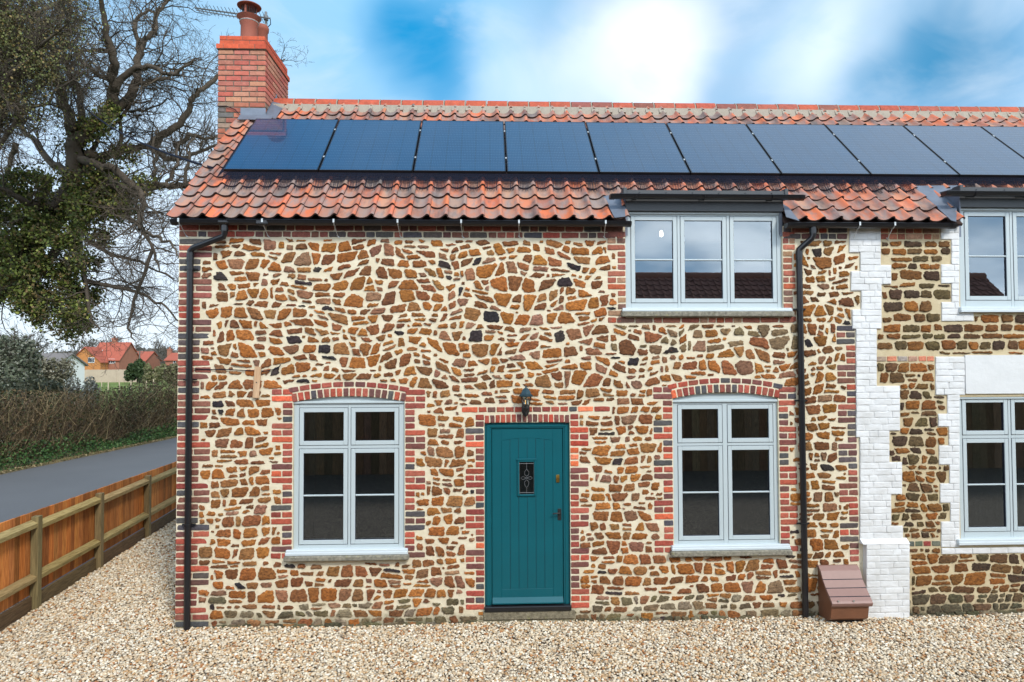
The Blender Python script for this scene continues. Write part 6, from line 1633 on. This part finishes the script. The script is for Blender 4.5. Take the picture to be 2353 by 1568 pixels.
# ------------------------------------------------------------------ sky, sun
wd = bpy.data.worlds.new("World"); sc.world = wd; wd.use_nodes = True; nt = wd.node_tree; N = nt.nodes; L = nt.links
bgN = N['Background']; sky = N.new("ShaderNodeTexSky"); sky.sky_type = 'NISHITA'; sky.sun_disc = False; SUN_EL, SUN_AZ = 42, 150   # azimuth clockwise from +y
sky.sun_elevation = rad(SUN_EL); sky.sun_rotation = rad(SUN_AZ); sky.air_density = 1.2; sky.dust_density = .3; sky.ozone_density = 2.5
tc = N.new("ShaderNodeTexCoord"); dirv = tc.outputs['Generated']
def vm(op, a, b=None, out='Vector'):
    n = N.new("ShaderNodeVectorMath"); n.operation = op
    for s_, v_ in ((0, a), (1, b)):
        if v_ is None: continue
        if isinstance(v_, bpy.types.NodeSocket): L.new(v_, n.inputs[s_])
        else: n.inputs[s_].default_value = v_
    return n.outputs[out]
def mt(op, a, b=None, c=None, clamp=False):
    n = N.new("ShaderNodeMath"); n.operation = op; n.use_clamp = clamp
    for s_, v_ in ((0, a), (1, b), (2, c)):
        if v_ is None: continue
        if isinstance(v_, bpy.types.NodeSocket): L.new(v_, n.inputs[s_])
        else: n.inputs[s_].default_value = v_
    return n.outputs[0]
nz = N.new("ShaderNodeTexNoise"); nz.inputs['Scale'].default_value = 3.2; nz.inputs['Detail'].default_value = 4; L.new(dirv, nz.inputs['Vector'])
wob = vm('MULTIPLY', vm('SUBTRACT', nz.outputs['Color'], (.5, .5, .5)), (.26, .26, .26)); wdir = vm('NORMALIZE', vm('ADD', dirv, wob))
def spot(px, py, r0, r1, src=wdir):
    d = ray(px, py); d = d/np.linalg.norm(d); dt_ = vm('DOT_PRODUCT', src, tuple(d), 'Value')
    ac = mt('ARCCOSINE', mt('MINIMUM', dt_, .999999)); n = N.new("ShaderNodeMapRange"); n.interpolation_type = 'SMOOTHSTEP'; L.new(ac, n.inputs[0]); n.inputs[1].default_value = rad(r0); n.inputs[2].default_value = rad(r1); n.inputs[3].default_value = 1; n.inputs[4].default_value = 0; return n.outputs[0]
SK = 10.0      # world strength .1, so colours are x10
def colr(c): return tuple(q*SK for q in c)
n2 = N.new("ShaderNodeTexNoise"); n2.inputs['Scale'].default_value = 2.1; n2.inputs['Detail'].default_value = 4; n2.inputs['Roughness'].default_value = .5
mp = N.new("ShaderNodeMapping"); mp.inputs['Scale'].default_value = (1, 1, 2.2); L.new(dirv, mp.inputs[0]); L.new(mp.outputs[0], n2.inputs['Vector'])
veil = mt('MULTIPLY_ADD', n2.outputs['Fac'], 1.6, -.25, clamp=True)
skb = mix(nt, 1.0, sky.outputs[0], (1.0, 1.25, 1.35), 'MULTIPLY')
c = mix(nt, mt('MULTIPLY_ADD', veil, .55, .38, clamp=True), skb, colr((.36, .58, .80)))
c = mix(nt, mt('MULTIPLY', spot(960, 60, 0, 17), .75), c, colr((.24, .58, .88)))
c = mix(nt, mt('MULTIPLY', spot(2150, 60, 0, 16), .8), c, colr((.20, .46, .74)))
c = mix(nt, mt('MULTIPLY', spot(560, 60, 0, 17), .6), c, colr((.34, .64, .90)))
c = mix(nt, mt('MULTIPLY', spot(1480, 40, 0, 7.5), .9), c, colr((.98, 1.02, 1.06)))
c = mix(nt, mt('MULTIPLY', spot(1480, 210, 0, 7), .75), c, colr((.95, 1.0, 1.05)))
c = mix(nt, mt('MULTIPLY', spot(1870, 60, 0, 8), .75), c, colr((.80, .92, 1.02)))
c = mix(nt, mt('MULTIPLY', spot(1270, 190, 0, 9), .5), c, colr((.74, .90, 1.02)))
c = mix(nt, mt('MULTIPLY', spot(990, 150, 0, 7), .95), c, colr((.0, .27, .60)))
c = mix(nt, mt('MULTIPLY', spot(2130, 105, 0, 8), .9), c, colr((.03, .24, .47)))
c = mix(nt, mt('MULTIPLY', spot(300, 560, 0, 22), .6), c, colr((.80, .90, 1.02)))
def dspot(v_, r0, r1):
    d = np.array(v_, dtype=float); d /= np.linalg.norm(d); dt_ = vm('DOT_PRODUCT', wdir, tuple(d), 'Value')
    ac = mt('ARCCOSINE', mt('MINIMUM', dt_, .999999)); n = N.new("ShaderNodeMapRange"); n.interpolation_type = 'SMOOTHSTEP'; L.new(ac, n.inputs[0]); n.inputs[1].default_value = rad(r0); n.inputs[2].default_value = rad(r1); n.inputs[3].default_value = 1; n.inputs[4].default_value = 0; return n.outputs[0]
# high overhead: clear blue towards the left, thick pale cloud towards the right
c = mix(nt, mt('MULTIPLY', dspot((-.5, .25, .85), 8, 45), .9), c, colr((.05, .22, .5)))
c = mix(nt, mt('MULTIPLY', dspot((.62, .3, .75), 5, 38), .9), c, colr((.62, .72, .82)))
sep = N.new("ShaderNodeSeparateXYZ"); L.new(dirv, sep.inputs[0])
hz = N.new("ShaderNodeMapRange"); L.new(sep.outputs['Z'], hz.inputs[0]); hz.inputs[1].default_value = 0; hz.inputs[2].default_value = .35; hz.inputs[3].default_value = .7; hz.inputs[4].default_value = 0
c = mix(nt, hz.outputs[0], c, colr((.80, .88, .97)))
# bright thin overcast on the side the camera looks from
south = N.new("ShaderNodeMapRange"); south.interpolation_type = 'SMOOTHSTEP'; L.new(mt('MULTIPLY', sep.outputs['Y'], -1), south.inputs[0]); south.inputs[1].default_value = .0; south.inputs[2].default_value = .75; south.inputs[3].default_value = 0; south.inputs[4].default_value = .9
n5 = N.new("ShaderNodeTexNoise"); n5.inputs['Scale'].default_value = 4.5; n5.inputs['Detail'].default_value = 4; L.new(mp.outputs[0], n5.inputs['Vector'])
sv = mix(nt, mt('MULTIPLY_ADD', n5.outputs['Fac'], 4.0, -1.5, clamp=True), colr((.75, 1.15, 1.6)), colr((2.6, 2.8, 3.0)))
c = mix(nt, south.outputs[0], c, sv)
n4 = N.new("ShaderNodeTexNoise"); n4.inputs['Scale'].default_value = 5; n4.inputs['Detail'].default_value = 5; n4.inputs['Roughness'].default_value = .55; n4.inputs['Distortion'].default_value = .6
mp4 = N.new("ShaderNodeMapping"); mp4.inputs['Scale'].default_value = (1, 1, 2.0); mp4.inputs['Rotation'].default_value = (.3, .5, 0); L.new(dirv, mp4.inputs[0]); L.new(mp4.outputs[0], n4.inputs['Vector'])
c = mix(nt, mt('MULTIPLY', mt('MULTIPLY_ADD', n4.outputs['Fac'], 3.0, -1.45, clamp=True), .5), c, colr((.70, .80, .90)))
c = mix(nt, mt('MULTIPLY', mt('MULTIPLY_ADD', n4.outputs['Fac'], -3.0, 1.35, clamp=True), .5), c, colr((.22, .50, .78)))
L.new(c, bgN.inputs[0]); bgN.inputs[1].default_value = .1
sun = bpy.data.lights.new('sun', 'SUN'); sun.energy = 2.2; sun.angle = rad(9); sun.color = (1, .95, .87); so = bpy.data.objects.new('sun', sun); COL.objects.link(so)
az, el = rad(SUN_AZ), rad(SUN_EL); sd = Vector((math.sin(az)*math.cos(el), math.cos(az)*math.cos(el), math.sin(el)))
so.rotation_euler = (-sd).to_track_quat('-Z', 'Y').to_euler()
vs = sc.view_settings; vs.view_transform = 'Standard'; vs.look = 'None'; vs.gamma = 1; vs.exposure = 0.35; vs.use_curve_mapping = False
